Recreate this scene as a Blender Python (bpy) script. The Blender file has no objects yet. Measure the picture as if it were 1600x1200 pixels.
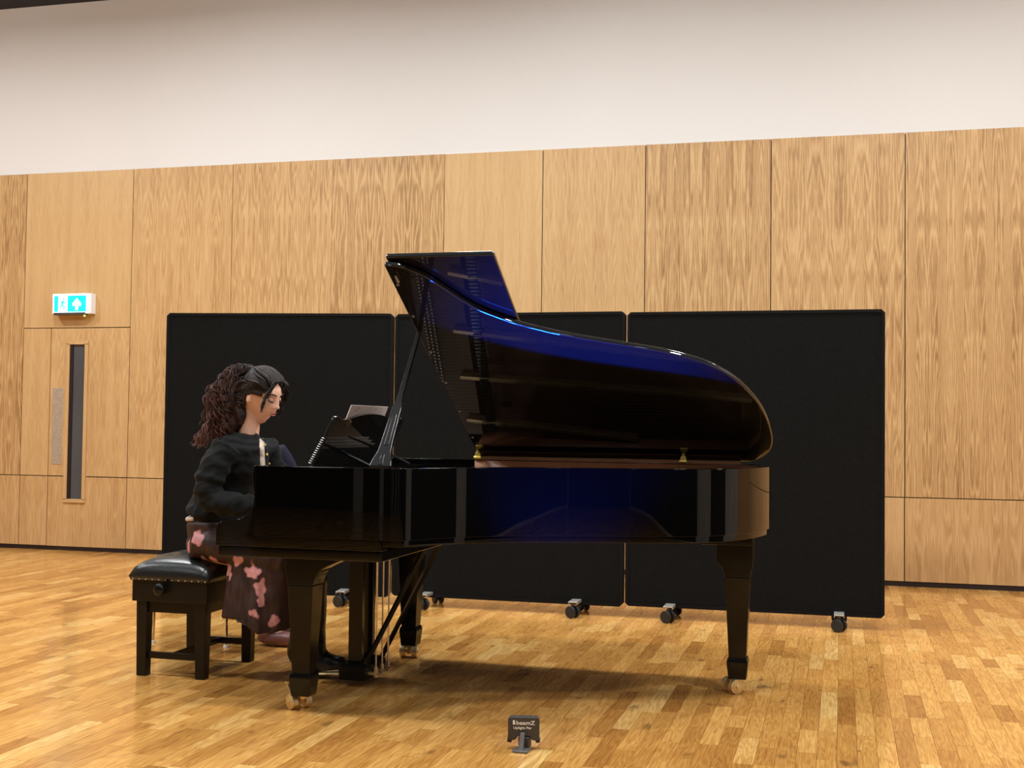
import bpy, bmesh, math, random
from mathutils import Vector, Matrix, noise
PI = math.pi
random.seed(7)
sc = bpy.context.scene
COL = sc.collection

# ------------------------------------------------------------------ camera
cam_d = bpy.data.cameras.new('camera'); cam = bpy.data.objects.new('camera', cam_d); COL.objects.link(cam)
PITCH, ROLL, YAW, EYE = 0.03426757, 0.01208548, 0.26091424, 1.14
def _axes():
    cp, sp = math.cos(PITCH), math.sin(PITCH)
    f = Vector((0, cp, sp)); r0 = Vector((1, 0, 0)); u0 = Vector((0, -sp, cp))
    c, s = math.cos(ROLL), math.sin(ROLL)
    r = c*r0 + s*u0; u = -s*r0 + c*u0
    M = Matrix.Rotation(YAW, 3, 'Z')
    return M @ r, M @ u, M @ f
_r, _u, _f = _axes()
m3 = Matrix((( _r.x, _u.x, -_f.x), (_r.y, _u.y, -_f.y), (_r.z, _u.z, -_f.z)))
cam.matrix_world = Matrix.Translation((0, 0, EYE)) @ m3.to_4x4()
cam_d.sensor_width = 36.0; cam_d.lens = 1930/1600*36.0
cam_d.clip_start = .05; cam_d.clip_end = 100
sc.camera = cam
sc.view_settings.view_transform = 'Standard'; sc.view_settings.look = 'None'
sc.view_settings.exposure = 0.0; sc.view_settings.gamma = 1.0
sc.view_settings.use_curve_mapping = False

# ------------------------------------------------------------------ world and lights
w = bpy.data.worlds.new('world'); sc.world = w; w.use_nodes = True
w.node_tree.nodes['Background'].inputs[0].default_value = (.9, .85, .85, 1)
w.node_tree.nodes['Background'].inputs[1].default_value = .12
def area(loc, size, power, col=(1, .86, .72), rot=(0, 0, 0), shape='DISK', spread=PI):
    l = bpy.data.lights.new('ceiling_lamp', 'AREA'); l.shape = shape; l.size = size
    l.energy = power; l.color = col; l.spread = spread
    o = bpy.data.objects.new('ceiling_lamp', l); COL.objects.link(o); o.location = loc; o.rotation_euler = rot
    return o
LAMP = (.97, 1.0, .99)
for x in (-8.0, -5.2, -2.4, .4, 3.2):
    area((x, 6.9, 4.72), .5, 92, LAMP)
for x in (-6.6, -3.6, -1.0, 1.8):
    area((x, 3.6, 4.72), .5, 95, LAMP)
for x in (-6.0, -2.0, 2.0):
    area((x, -.5, 4.72), .5, 60, LAMP)
for x in (-7.4, -4.4, -1.4, 1.6):      # added fill lights without fixtures, brightening the upper back wall
    l = bpy.data.lights.new('upper_wall_fill', 'POINT'); l.energy = 30; l.color = LAMP; l.shadow_soft_size = .18
    o = bpy.data.objects.new('upper_wall_fill', l); COL.objects.link(o); o.location = (x, 7.6, 4.45)
# the battery uplight standing on the floor throws blue light up at the lid
ul = bpy.data.lights.new('uplight_beam', 'SPOT'); ul.energy = 850; ul.color = (.002, .06, 1.0)
ul.spot_size = math.radians(58); ul.spot_blend = 1.0; ul.shadow_soft_size = .03
ulo = bpy.data.objects.new('uplight_beam', ul); COL.objects.link(ulo)
ulo.location = (-1.085, 4.385, .135)
ulo.rotation_euler = (Vector((-.98, 5.02, 1.50)) - Vector(ulo.location)).to_track_quat('-Z', 'Y').to_euler()

for x, tx in ((-3.55, -3.55), (.8, .8), (-7.95, -7.95)):     # further blue uplights washing the grey panels at the audience end
    l = bpy.data.lights.new('wall_uplight', 'SPOT'); l.energy = 120; l.color = (.05, .12, 1); l.spot_size = math.radians(26); l.spot_blend = .8; l.shadow_soft_size = .04
    o = bpy.data.objects.new('wall_uplight', l); COL.objects.link(o); o.location = (x, -6.2, .08)
    o.rotation_euler = (Vector((tx, -6.5, 1.3)) - Vector(o.location)).to_track_quat('-Z', 'Y').to_euler()

# ------------------------------------------------------------------ materials
def srgb(r, g, b):
    f = lambda c: ((c/255)/12.92 if c/255 <= .04045 else (((c/255)+.055)/1.055)**2.4)
    return (f(r), f(g), f(b), 1)
class NT:
    def __init__(s, name):
        s.m = bpy.data.materials.new(name); s.m.use_nodes = True; s.t = s.m.node_tree; s.n = s.t.nodes
        s.b = s.n['Principled BSDF']
    def N(s, typ, **kw):
        n = s.n.new(typ)
        for k, v in kw.items():
            if k.startswith('i_'):
                k = k[2:]; n.inputs[int(k) if k.isdigit() else k.replace('_', ' ')].default_value = v
            else: setattr(n, k, v)
        return n
    def L(s, a, b): s.t.links.new(a, b)
    def math(s, op, a, b=None, c=None, clamp=False):
        n = s.n.new('ShaderNodeMath'); n.operation = op; n.use_clamp = clamp
        for i, v in enumerate((a, b, c)):
            if v is None: continue
            if isinstance(v, (int, float)): n.inputs[i].default_value = v
            else: s.L(v, n.inputs[i])
        return n.outputs[0]
    def ramp(s, fac, stops):
        n = s.n.new('ShaderNodeValToRGB'); e = n.color_ramp.elements
        while len(e) < len(stops): e.new(.5)
        for el, (p, c) in zip(e, stops): el.position = p; el.color = c
        s.L(fac, n.inputs[0]); return n.outputs[0]
    def mix(s, fac, a, b, mode='MIX'):
        n = s.n.new('ShaderNodeMix'); n.data_type = 'RGBA'; n.blend_type = mode
        for i, v in ((0, fac), (6, a), (7, b)):
            if isinstance(v, (int, float)): n.inputs[i].default_value = v
            elif isinstance(v, tuple): n.inputs[i].default_value = v
            else: s.L(v, n.inputs[i])
        return n.outputs[2]
    def bump(s, h, strength=.2, dist=.002):
        n = s.n.new('ShaderNodeBump'); n.inputs['Strength'].default_value = strength; n.inputs['Distance'].default_value = dist
        s.L(h, n.inputs['Height']); s.L(n.outputs[0], s.b.inputs['Normal'])
def simple(name, col, rough=.5, metal=0, spec=.5, coat=0, noise_s=0, noise_a=.15, bump=0, sheen=0):
    t = NT(name); b = t.b
    b.inputs['Roughness'].default_value = rough; b.inputs['Metallic'].default_value = metal
    b.inputs['Specular IOR Level'].default_value = spec
    b.inputs['Coat Weight'].default_value = coat; b.inputs['Coat Roughness'].default_value = .03
    if sheen: b.inputs['Sheen Weight'].default_value = sheen
    if noise_s:
        tc = t.N('ShaderNodeTexCoord'); nz = t.N('ShaderNodeTexNoise', i_Scale=noise_s, i_Detail=4.0)
        t.L(tc.outputs['Object'], nz.inputs['Vector'])
        dark = tuple(c*(1-noise_a) for c in col[:3])+(1,); lite = tuple(min(1, c*(1+noise_a)) for c in col[:3])+(1,)
        t.L(t.ramp(nz.outputs[0], [(.3, dark), (.7, lite)]), b.inputs['Base Color'])
        if bump: t.bump(nz.outputs[0], bump, .003)
    else: b.inputs['Base Color'].default_value = col
    return t.m
M = {}
def lacquer(name, rough2=.35, haze=.012, spec=.02):
    t = NT(name); b = t.b
    b.inputs['Base Color'].default_value = (haze, haze, haze*1.02, 1)
    b.inputs['Roughness'].default_value = rough2; b.inputs['Specular IOR Level'].default_value = spec
    b.inputs['Coat Weight'].default_value = 1; b.inputs['Coat Roughness'].default_value = .015; b.inputs['Coat IOR'].default_value = 1.5
    tc = t.N('ShaderNodeTexCoord'); nz = t.N('ShaderNodeTexNoise', i_Scale=3.0, i_Detail=3.0)
    t.L(tc.outputs['Object'], nz.inputs['Vector'])
    t.L(t.math('MULTIPLY_ADD', nz.outputs[0], .1, rough2-.05), b.inputs['Roughness'])
    return t.m
M['lacquer'] = lacquer('black_piano_lacquer', .4, .0009, .01)
M['lid'] = lacquer('lid_lacquer', .45, .008, .06)
M['leglac'] = lacquer('leg_lacquer', .35, .005)
M['leglac'].node_tree.nodes['Principled BSDF'].inputs['Coat Roughness'].default_value = .14
M['leglac'].node_tree.nodes['Principled BSDF'].inputs['Coat Weight'].default_value = .6
M['satin'] = simple('satin_black', (.012, .011, .011, 1), .35, noise_s=30)
M['darkwood'] = simple('bench_dark_wood', (.007, .005, .004, 1), .33, spec=.3, noise_s=14, noise_a=.3)
M['leather'] = simple('bench_leather', (.012, .013, .013, 1), .3, noise_s=120, bump=.25)
M['brass'] = simple('brass', (.80, .64, .34, 1), .36, .8, noise_s=40)
M['gold'] = simple('brass_hinge', (.95, .66, .16, 1), .42, .8, noise_s=40)
M['plate'] = simple('cast_plate_bronze', (.08, .042, .02, 1), .5, .3, noise_s=60)
M['steel'] = simple('brushed_steel', (.68, .65, .6, 1), .42, .8, noise_s=60)
M['chrome'] = simple('chrome', (.8, .8, .82, 1), .12, 1, noise_s=20)
M['silver'] = simple('silver_stud', (.75, .73, .7, 1), .3, .9, noise_s=50)
M['copper'] = simple('string_copper', (.10, .04, .02, 1), .5, .4, noise_s=50)
M['felt'] = simple('red_felt', (.25, .02, .02, 1), .9, noise_s=80)
M['ivory'] = simple('white_key', (.8, .78, .72, 1), .2, noise_s=20, noise_a=.03)
M['ebony'] = simple('black_key', (.008, .008, .008, 1), .25, noise_s=20)
M['paper'] = simple('paper', (.72, .60, .56, 1), .8, noise_s=12, noise_a=.04)
M['ink'] = simple('ink', (.03, .02, .03, 1), .7, noise_s=20)
M['greyplast'] = simple('grey_plastic', (.055, .05, .05, 1), .45, noise_s=60)
M['greyplast2'] = simple('grey_bracket', (.12, .11, .11, 1), .5, noise_s=60)
M['print'] = simple('white_print', (.93, .93, .93, 1), .6, noise_s=60, noise_a=.02)
M['screen_fabric'] = simple('black_screen_fabric', (.0068, .0068, .0066, 1), .95, spec=.15, noise_s=180, noise_a=.35, bump=.3)
M['screen_edge'] = simple('screen_edge_trim', (.0045, .004, .004, 1), .8, spec=.2, noise_s=40)
M['rubber'] = simple('black_rubber', (.012, .012, .013, 1), .5, noise_s=60)
M['skin'] = simple('skin', srgb(240, 188, 160), .5, spec=.35, noise_s=18, noise_a=.05)
M['lips'] = simple('lips', srgb(190, 112, 98), .45, noise_s=30, noise_a=.05)
M['jacket'] = simple('black_wool_jacket', (.0058, .0068, .0066, 1), .85, spec=.2, noise_s=150, noise_a=.3, bump=.3, sheen=.03)
M['navy'] = simple('navy_knit', (.022, .02, .04, 1), .9, spec=.2, noise_s=150, noise_a=.3, bump=.3)
M['trousers'] = simple('dark_trousers', (.012, .012, .016, 1), .85, noise_s=100)
M['cream'] = simple('cream_shirt', (.62, .5, .42, 1), .8, noise_s=60, noise_a=.06)
M['boot'] = simple('boot_leather', (.011, .012, .013, 1), .28, noise_s=60, bump=.15)
M['pinkshoe'] = simple('brown_pink_shoe', (.16, .06, .05, 1), .4, noise_s=40)
M['lash'] = simple('lash', (.02, .012, .012, 1), .7, noise_s=40)
M['hairband'] = simple('hair_band', (.01, .01, .012, 1), .6, noise_s=40)
M['blackgap'] = simple('dark_recess', (.012, .002, .002, 1), .6, noise_s=30)
M['ceiling'] = simple('dark_ceiling', (.012, .012, .024, 1), .8, noise_s=6)
M['plaster'] = simple('white_plaster', (.74, .70, .675, 1), .85, spec=.2, noise_s=1.2, noise_a=.012)
M['curtain'] = simple('dark_curtain', (.012, .012, .014, 1), .95, noise_s=8, noise_a=.3)
M['greydoor'] = simple('grey_panel', (.42, .40, .37, 1), .5, noise_s=8)
M['sbwood'] = simple('soundboard_spruce', (.10, .035, .018, 1), .5, noise_s=9)
M['strut'] = simple('strut_bronze', (.42, .27, .13, 1), .4, .5, noise_s=40)
M['bronzebrown'] = simple('inner_rim_veneer', (.34, .13, .06, 1), .35, noise_s=10)
M['glass'] = simple('dark_vision_glass', (.07, .075, .085, 1), .06, spec=.6, noise_s=1)
M['plugboot'] = simple('chair_seat_dark', (.02, .02, .024, 1), .6, noise_s=30)
def emit(name, col, st):
    t = NT(name); t.b.inputs['Base Color'].default_value = col
    tc = t.N('ShaderNodeTexCoord'); nz = t.N('ShaderNodeTexNoise', i_Scale=20.0); t.L(tc.outputs['Object'], nz.inputs['Vector'])
    t.L(t.ramp(nz.outputs[0], [(.2, tuple(c*.95 for c in col[:3])+(1,)), (.8, col)]), t.b.inputs['Emission Color'])
    t.b.inputs['Emission Strength'].default_value = st; return t.m
M['sign_cyan'] = emit('sign_cyan', (0, .80, .86, 1), 1.9)
M['sign_white'] = emit('sign_white', (.80, 1, 1, 1), 3.0)
M['led'] = emit('green_led', (.55, 1, .15, 1), 4)
M['lens'] = emit('blue_led_lens', (.02, .08, 1, 1), 25)

def veneer():
    """book-matched oak veneer, grain up the panel; per panel shift from the 'rnd' attribute"""
    t = NT('oak_veneer'); tc = t.N('ShaderNodeTexCoord')
    at = t.N('ShaderNodeAttribute', attribute_name='rnd'); sp = t.N('ShaderNodeSeparateXYZ'); t.L(at.outputs['Vector'], sp.inputs[0])
    r1, r2, r3 = sp.outputs
    ps = t.N('ShaderNodeNewGeometry'); p = t.N('ShaderNodeSeparateXYZ'); t.L(ps.outputs['Position'], p.inputs[0])
    xx = t.math('ADD', p.outputs[0], p.outputs[1])
    leaf = .165
    u = t.math('PINGPONG', t.math('ADD', xx, t.math('MULTIPLY', r1, 3.0)), leaf)
    z = t.math('ADD', p.outputs[2], t.math('MULTIPLY', r2, 37.0))
    def vec(a, b, c):
        v = t.N('ShaderNodeCombineXYZ')
        for i, q in enumerate((a, b, c)):
            if isinstance(q, (int, float)): v.inputs[i].default_value = q
            else: t.L(q, v.inputs[i])
        return v.outputs[0]
    n1 = t.N('ShaderNodeTexNoise', i_Scale=1.0, i_Detail=1.5, i_Roughness=.45)
    t.L(vec(t.math('MULTIPLY', u, 9.0), t.math('MULTIPLY', z, .5), t.math('MULTIPLY', r1, 50.0)), n1.inputs['Vector'])
    wob = t.N('ShaderNodeTexNoise', i_Scale=1.0, i_Detail=2.0)
    t.L(vec(t.math('MULTIPLY', u, 45.0), t.math('MULTIPLY', z, 3.0), r2), wob.inputs['Vector'])
    base = t.math('ADD', t.math('MULTIPLY', n1.outputs[0], 17.0), t.math('MULTIPLY', wob.outputs[0], 2.2))
    fr = t.math('FRACT', t.math('ADD', base, t.math('MULTIPLY', u, 38.0)))
    ring = t.math('POWER', t.math('ABSOLUTE', t.math('SUBTRACT', t.math('MULTIPLY', fr, 2.0), 1.0)), 1.6)
    fine = t.N('ShaderNodeTexNoise', i_Scale=1.0, i_Detail=3.0, i_Roughness=.6)
    t.L(vec(t.math('MULTIPLY', xx, 260.0), t.math('MULTIPLY', z, 9.0), 0.0), fine.inputs['Vector'])
    mot = t.N('ShaderNodeTexNoise', i_Scale=1.0, i_Detail=2.0)
    t.L(vec(t.math('MULTIPLY', xx, 14.0), t.math('MULTIPLY', z, .8), r3), mot.inputs['Vector'])
    amt = t.math('MULTIPLY_ADD', r3, .62, .16)
    g = t.math('ADD', t.math('MULTIPLY', t.math('SUBTRACT', 1.0, ring), amt), t.math('MULTIPLY', t.math('SUBTRACT', fine.outputs[0], .5), .9))
    g = t.math('ADD', g, t.math('MULTIPLY', t.math('SUBTRACT', mot.outputs[0], .5), .7))
    c = t.ramp(g, [(0.0, VEN[0]), (.45, VEN[1]), (1.0, VEN[2])])
    t.L(c, t.b.inputs['Base Color'])
    t.b.inputs['Roughness'].default_value = .42; t.b.inputs['Specular IOR Level'].default_value = .3
    t.bump(fine.outputs[0], .04, .001)
    return t.m
VEN = [(.62, .395, .185, 1), (.52, .305, .130, 1), (.25, .125, .042, 1)]
M['veneer'] = veneer()

def parquet():
    t = NT('oak_parquet'); at = t.N('ShaderNodeAttribute', attribute_name='rnd')
    s = t.N('ShaderNodeSeparateXYZ'); t.L(at.outputs['Vector'], s.inputs[0]); r1, r2, r3 = s.outputs
    ps = t.N('ShaderNodeNewGeometry'); p = t.N('ShaderNodeSeparateXYZ'); t.L(ps.outputs['Position'], p.inputs[0])
    x, y = p.outputs[0], p.outputs[1]
    def vec(a, b, c):
        v = t.N('ShaderNodeCombineXYZ')
        for i, q in enumerate((a, b, c)):
            if isinstance(q, (int, float)): v.inputs[i].default_value = q
            else: t.L(q, v.inputs[i])
        return v.outputs[0]
    n1 = t.N('ShaderNodeTexNoise', i_Scale=1.0, i_Detail=2.0, i_Roughness=.5)
    t.L(vec(t.math('MULTIPLY_ADD', r1, 90.0, t.math('MULTIPLY', x, 17.0)), t.math('MULTIPLY', y, 1.7), t.math('MULTIPLY', r2, 60.0)), n1.inputs['Vector'])
    fr = t.math('FRACT', t.math('MULTIPLY', n1.outputs[0], 11.0))
    ring = t.math('ABSOLUTE', t.math('SUBTRACT', t.math('MULTIPLY', fr, 2.0), 1.0))
    fine = t.N('ShaderNodeTexNoise', i_Scale=1.0, i_Detail=3.0)
    t.L(vec(t.math('MULTIPLY', x, 170.0), t.math('MULTIPLY', y, 7.0), t.math('MULTIPLY', r1, 40.0)), fine.inputs['Vector'])
    knot = t.N('ShaderNodeTexNoise', i_Scale=1.0, i_Detail=1.0)
    t.L(vec(t.math('MULTIPLY_ADD', r2, 40.0, t.math('MULTIPLY', x, 13.0)), t.math('MULTIPLY', y, 6.0), t.math('MULTIPLY', r1, 30.0)), knot.inputs['Vector'])
    kn = t.ramp(knot.outputs[0], [(.69, (0, 0, 0, 1)), (.80, (1, 1, 1, 1))])
    tone = t.ramp(r3, [(0.0, PAR[0]), (.12, PAR[1]), (.5, PAR[2]), (.85, PAR[3]), (1.0, PAR[4])])
    g = t.math('ADD', t.math('MULTIPLY', ring, .65), t.math('MULTIPLY', t.math('MULTIPLY_ADD', fine.outputs[0], 3.0, -1.0, True), .75))
    c = t.mix(t.math('MULTIPLY', g, .60), tone, t.mix(1.0, tone, (.52, .36, .22, 1), 'MULTIPLY'))
    c = t.mix(t.math('MULTIPLY', kn, .6), c, (.13, .055, .02, 1))
    t.L(c, t.b.inputs['Base Color'])
    t.L(t.math('MULTIPLY_ADD', fine.outputs[0], .08, .18), t.b.inputs['Roughness'])
    t.b.inputs['Specular IOR Level'].default_value = .45
    t.b.inputs['Coat Weight'].default_value = .35; t.b.inputs['Coat Roughness'].default_value = .10
    t.bump(t.math('MULTIPLY', fine.outputs[0], 1.0), .03, .001)
    return t.m
PAR = [(.50, .225, .050, 1), (.64, .315, .078, 1), (.77, .410, .110, 1), (.87, .49, .145, 1), (.97, .63, .23, 1)]
M['parquet'] = parquet()

def vcol_mat(name, attr, rough, bump_scale=0, coat=0, sheen=0):
    t = NT(name); a = t.N('ShaderNodeAttribute', attribute_name=attr)
    tc = t.N('ShaderNodeTexCoord'); nz = t.N('ShaderNodeTexNoise', i_Scale=70.0, i_Detail=3.0); t.L(tc.outputs['Object'], nz.inputs['Vector'])
    t.L(t.mix(.35, a.outputs['Color'], t.ramp(nz.outputs[0], [(.3, (.55, .55, .55, 1)), (.7, (1, 1, 1, 1))]), 'MULTIPLY'), t.b.inputs['Base Color'])
    t.b.inputs['Roughness'].default_value = rough
    if bump_scale: t.bump(nz.outputs[0], .3, .002)
    return t.m
M['skirt'] = vcol_mat('printed_skirt_fabric', 'print', .6, 1)
M['hair'] = vcol_mat('hair_strands', 'tone', .58); M['hair'].node_tree.nodes['Principled BSDF'].inputs['Specular IOR Level'].default_value = .3

# ------------------------------------------------------------------ helpers
def wloc(o):
    v = Vector((0, 0, 0))
    while o is not None: v += Vector(o.location); o = o.parent
    return v
def mk(name, bm, mat, parent=None, smooth=False, bevel=0, kind=None, angle=40, seg=2, mods=None):
    """link bm (world coordinates) as one mesh object"""
    me = bpy.data.meshes.new(name)
    if parent is None and kind != 'keep':
        if len(bm.verts):
            xs = [v.co for v in bm.verts]
            org = Vector(((min(c.x for c in xs)+max(c.x for c in xs))/2, (min(c.y for c in xs)+max(c.y for c in xs))/2, min(c.z for c in xs)))
        else: org = Vector((0, 0, 0))
    else: org = wloc(parent) if parent else Vector((0, 0, 0))
    for v in bm.verts: v.co -= org
    bm.normal_update(); bm.to_mesh(me); bm.free()
    mats = mat if isinstance(mat, (list, tuple)) else [mat]
    for q in mats: me.materials.append(M[q] if isinstance(q, str) else q)
    o = bpy.data.objects.new(name, me); COL.objects.link(o)
    if parent: o.parent = parent
    else: o.location = org
    if smooth:
        for p in me.polygons: p.use_smooth = True
    if bevel:
        b = o.modifiers.new('bevel', 'BEVEL'); b.width = bevel; b.segments = seg; b.limit_method = 'ANGLE'; b.angle_limit = math.radians(angle)
        for p in me.polygons: p.use_smooth = True
        try:
            n = o.modifiers.new('wn', 'WEIGHTED_NORMAL'); n.keep_sharp = True
        except Exception: pass
    if kind and kind != 'keep': o['kind'] = kind
    return o
def tag(o, label, cat=None, group=None, kind=None):
    o['label'] = label
    if cat: o['category'] = cat
    if group: o['group'] = group
    if kind: o['kind'] = kind
    return o
def empty(name, loc, label, cat, group=None):
    o = bpy.data.objects.new(name, None); COL.objects.link(o); o.location = loc; o.empty_display_size = .1
    return tag(o, label, cat, group)
def BM(): return bmesh.new()
def box(bm, x0, x1, y0, y1, z0, z1, mi=0):
    vs = [bm.verts.new((x, y, z)) for z in (z0, z1) for x, y in ((x0, y0), (x1, y0), (x1, y1), (x0, y1))]
    fs = [(3, 2, 1, 0), (4, 5, 6, 7), (0, 1, 5, 4), (1, 2, 6, 5), (2, 3, 7, 6), (3, 0, 4, 7)]
    out = []
    for f in fs:
        q = bm.faces.new([vs[i] for i in f]); q.material_index = mi; out.append(q)
    return vs
def hexa(bm, lo, hi):
    """frustum: lo, hi are lists of 4 points each"""
    a = [bm.verts.new(p) for p in lo]; b = [bm.verts.new(p) for p in hi]
    bm.faces.new(a[::-1]); bm.faces.new(b)
    for i in range(4): bm.faces.new((a[i], a[(i+1) % 4], b[(i+1) % 4], b[i]))
def rect(cx, cy, hx, hy, z): return [(cx-hx, cy-hy, z), (cx+hx, cy-hy, z), (cx+hx, cy+hy, z), (cx-hx, cy+hy, z)]
def prism(bm, pts, f0, f1):
    """pts 2D; f0,f1 map a 2D point to 3D for the two caps"""
    a = [bm.verts.new(f0(*p)) for p in pts]; b = [bm.verts.new(f1(*p)) for p in pts]
    n = len(pts)
    fa = bm.faces.new(a[::-1]); fb = bm.faces.new(b)
    for i in range(n): bm.faces.new((a[i], a[(i+1) % n], b[(i+1) % n], b[i]))
    bmesh.ops.recalc_face_normals(bm, faces=bm.faces[:])
    return fa, fb
def tube(bm, pts, rad, n=10, cap=True, up=None):
    pts = [Vector(p) for p in pts]; rings = []
    prev = None
    for i, p in enumerate(pts):
        d = (pts[min(i+1, len(pts)-1)] - pts[max(i-1, 0)])
        if d.length < 1e-9: d = Vector((0, 0, 1))
        d.normalize()
        ref = Vector(up) if up else (prev if prev is not None else (Vector((0, 0, 1)) if abs(d.z) < .9 else Vector((1, 0, 0))))
        a = ref - d*ref.dot(d)
        if a.length < 1e-5: a = Vector((0, 1, 0)) - d*d.y
        a.normalize(); b = d.cross(a); prev = a
        r = rad[i] if isinstance(rad, (list, tuple)) else rad
        ra, rb = r if isinstance(r, (list, tuple)) else (r, r)
        rings.append([bm.verts.new(p + a*ra*math.cos(2*PI*k/n) + b*rb*math.sin(2*PI*k/n)) for k in range(n)])
    for i in range(len(rings)-1):
        for k in range(n): bm.faces.new((rings[i][k], rings[i][(k+1) % n], rings[i+1][(k+1) % n], rings[i+1][k]))
    if cap: bm.faces.new(rings[0][::-1]); bm.faces.new(rings[-1])
    return rings
def cyl(bm, a, b, r, n=16, r2=None): tube(bm, [a, b], [r, r if r2 is None else r2], n)
def ellip(bm, c, r, R=None, u=20, v=14):
    mat = Matrix.Translation(c) @ (R.to_4x4() if R else Matrix.Identity(4)) @ Matrix.Diagonal((*r, 1))
    bmesh.ops.create_uvsphere(bm, u_segments=u, v_segments=v, radius=1, matrix=mat)
def smoothpts(P, k=8):
    """catmull-rom through P"""
    P = [Vector(p) for p in P]; out = []
    for i in range(len(P)-1):
        p0, p1, p2, p3 = P[max(i-1, 0)], P[i], P[i+1], P[min(i+2, len(P)-1)]
        for j in range(k):
            t = j/k
            out.append(.5*((2*p1)+(p2-p0)*t+(2*p0-5*p1+4*p2-p3)*t*t+(-p0+3*p1-3*p2+p3)*t**3))
    out.append(P[-1]); return out
def setattr_rnd(o, vals=None):
    me = o.data; a = me.attributes.new('rnd', 'FLOAT_VECTOR', 'FACE')
    v = vals or (random.random(), random.random(), random.random())
    for d in a.data: d.vector = v
def remeshed(bm, voxel, smooth_it=4, name='tmp'):
    me = bpy.data.meshes.new(name); bm.to_mesh(me); bm.free()
    o = bpy.data.objects.new(name, me); COL.objects.link(o)
    r = o.modifiers.new('r', 'REMESH'); r.mode = 'VOXEL'; r.voxel_size = voxel; r.adaptivity = 0
    s = o.modifiers.new('s', 'SMOOTH'); s.iterations = smooth_it; s.factor = .5
    dg = bpy.context.evaluated_depsgraph_get(); dg.update()
    me2 = bpy.data.meshes.new_from_object(o.evaluated_get(dg))
    bpy.data.objects.remove(o); bpy.data.meshes.remove(me)
    out = bmesh.new(); out.from_mesh(me2); bpy.data.meshes.remove(me2)
    return out

# ------------------------------------------------------------------ room shell
WY = 9.555
RX0, RX1, RY0 = -10.5, 4.6, -6.5
CZ = 4.89
bm = BM(); box(bm, RX0, RX1, RY0, WY+.1, -.12, -.006)
floor = mk('floor', bm, 'darkwood', kind='structure')
bm = BM(); box(bm, RX0, RX1, RY0, WY+.1, CZ, CZ+.1); mk('ceiling', bm, 'ceiling', kind='structure')
bm = BM(); box(bm, RX0, RX1, WY+.02, WY+.14, 0, CZ); wallb = mk('wall_back', bm, 'plaster', kind='structure')
bm = BM(); box(bm, RX0-.1, RX0, RY0, WY, 0, CZ); wl = mk('wall_left', bm, 'plaster', kind='structure')
bm = BM(); box(bm, RX1, RX1+.1, RY0, WY, 0, CZ); wr = mk('wall_right', bm, 'plaster', kind='structure')
bm = BM(); box(bm, RX0, RX1, RY0-.1, RY0, 0, CZ); wf = mk('wall_front', bm, 'curtain', kind='structure')
# dark gap under the panelling
bm = BM(); box(bm, RX0, RX1, WY+.004, WY+.02, 0, .032); mk('baseboard_back', bm, 'blackgap', kind='structure')

def panel(par, x0, x1, z0, z1, rnd, y0=WY, y1=WY+.02, name='wall_panel', gap=.0035):
    bm = BM(); box(bm, x0+gap, x1-gap, y0, y1, z0+gap, z1-gap)
    o = mk(name, bm, 'veneer', par); setattr_rnd(o, rnd); return o
ZM, ZT, ZD = .652, 3.362, 1.966
# dark backing behind joints
bm = BM(); box(bm, RX0, RX1, WY+.0145, WY+.0195, .03, ZT-.01); bk = mk('panel_backing', bm, 'blackgap', wallb)
ups = [(-10.5, -8.3, .3), (-8.3, -7.092, .95), (-5.05, -4.13, .75), (-4.13, -3.144, .95), (-3.144, -2.316, .15), (-2.316, -1.489, .45),
       (-1.489, -.524, .95), (-.524, .452, .80), (.452, 1.43, .85), (1.43, 2.4, .5), (2.4, 3.4, .7), (3.4, 4.6, .4)]
for i, (a, b, c) in enumerate(ups):
    panel(wallb, a, b, ZM, ZT, (random.random(), random.random(), c), gap=.0012 if b == -4.13 or a == -4.13 else .0035)
panel(wallb, -6.013, -5.05, ZM, ZT, (.31, .77, .55))
panel(wallb, -7.092, -6.013, ZD, ZT, (.62, .13, .12))
panel(wallb, -7.092, -6.806, ZM, ZD, (.22, .53, .15))
lows = [(-10.5, -8.7), (-8.7, -7.8), (-7.8, -7.092), (-7.092, -6.806), (-6.013, -5.05), (-5.05, -4.1), (-4.1, -3.144), (-3.144, -2.316), (-2.316, -1.489),
        (-1.489, -.524), (-.524, .45), (.45, 1.43), (1.43, 2.4), (2.4, 3.4), (3.4, 4.6)]
for a, b in lows: panel(wallb, a, b, .034, ZM, (random.random(), random.random(), random.uniform(.3, .8)))
# side wall panels (seen only as reflections)
for i in range(9):
    y0 = -6.4+i*1.77
    mat = {8: 'veneer', 7: 'greydoor', 5: 'greydoor'}.get(i, 'curtain')  # right wall panels made dark so the glossy rim reflects dark
    bm = BM(); box(bm, RX1-.02, RX1, y0, y0+1.76, .034, ZT); o = mk('wall_panel', bm, mat, wr); setattr_rnd(o)
    bm = BM(); box(bm, RX0, RX0+.02, y0, y0+1.76, .034, ZT); o = mk('wall_panel', bm, 'veneer', wl); setattr_rnd(o)

for x0, x1 in ((-8.2, -7.7), (-5.6, -5.3), (-3.9, -3.2), (-1.2, -.9), (.3, 1.3), (3.0, 3.5)):   # unseen grey panels added to give the piano rim grey streaks to reflect
    bm = BM(); box(bm, x0, x1, RY0, RY0+.03, 0, 2.6); mk('wall_panel', bm, 'greydoor', wf)
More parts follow.
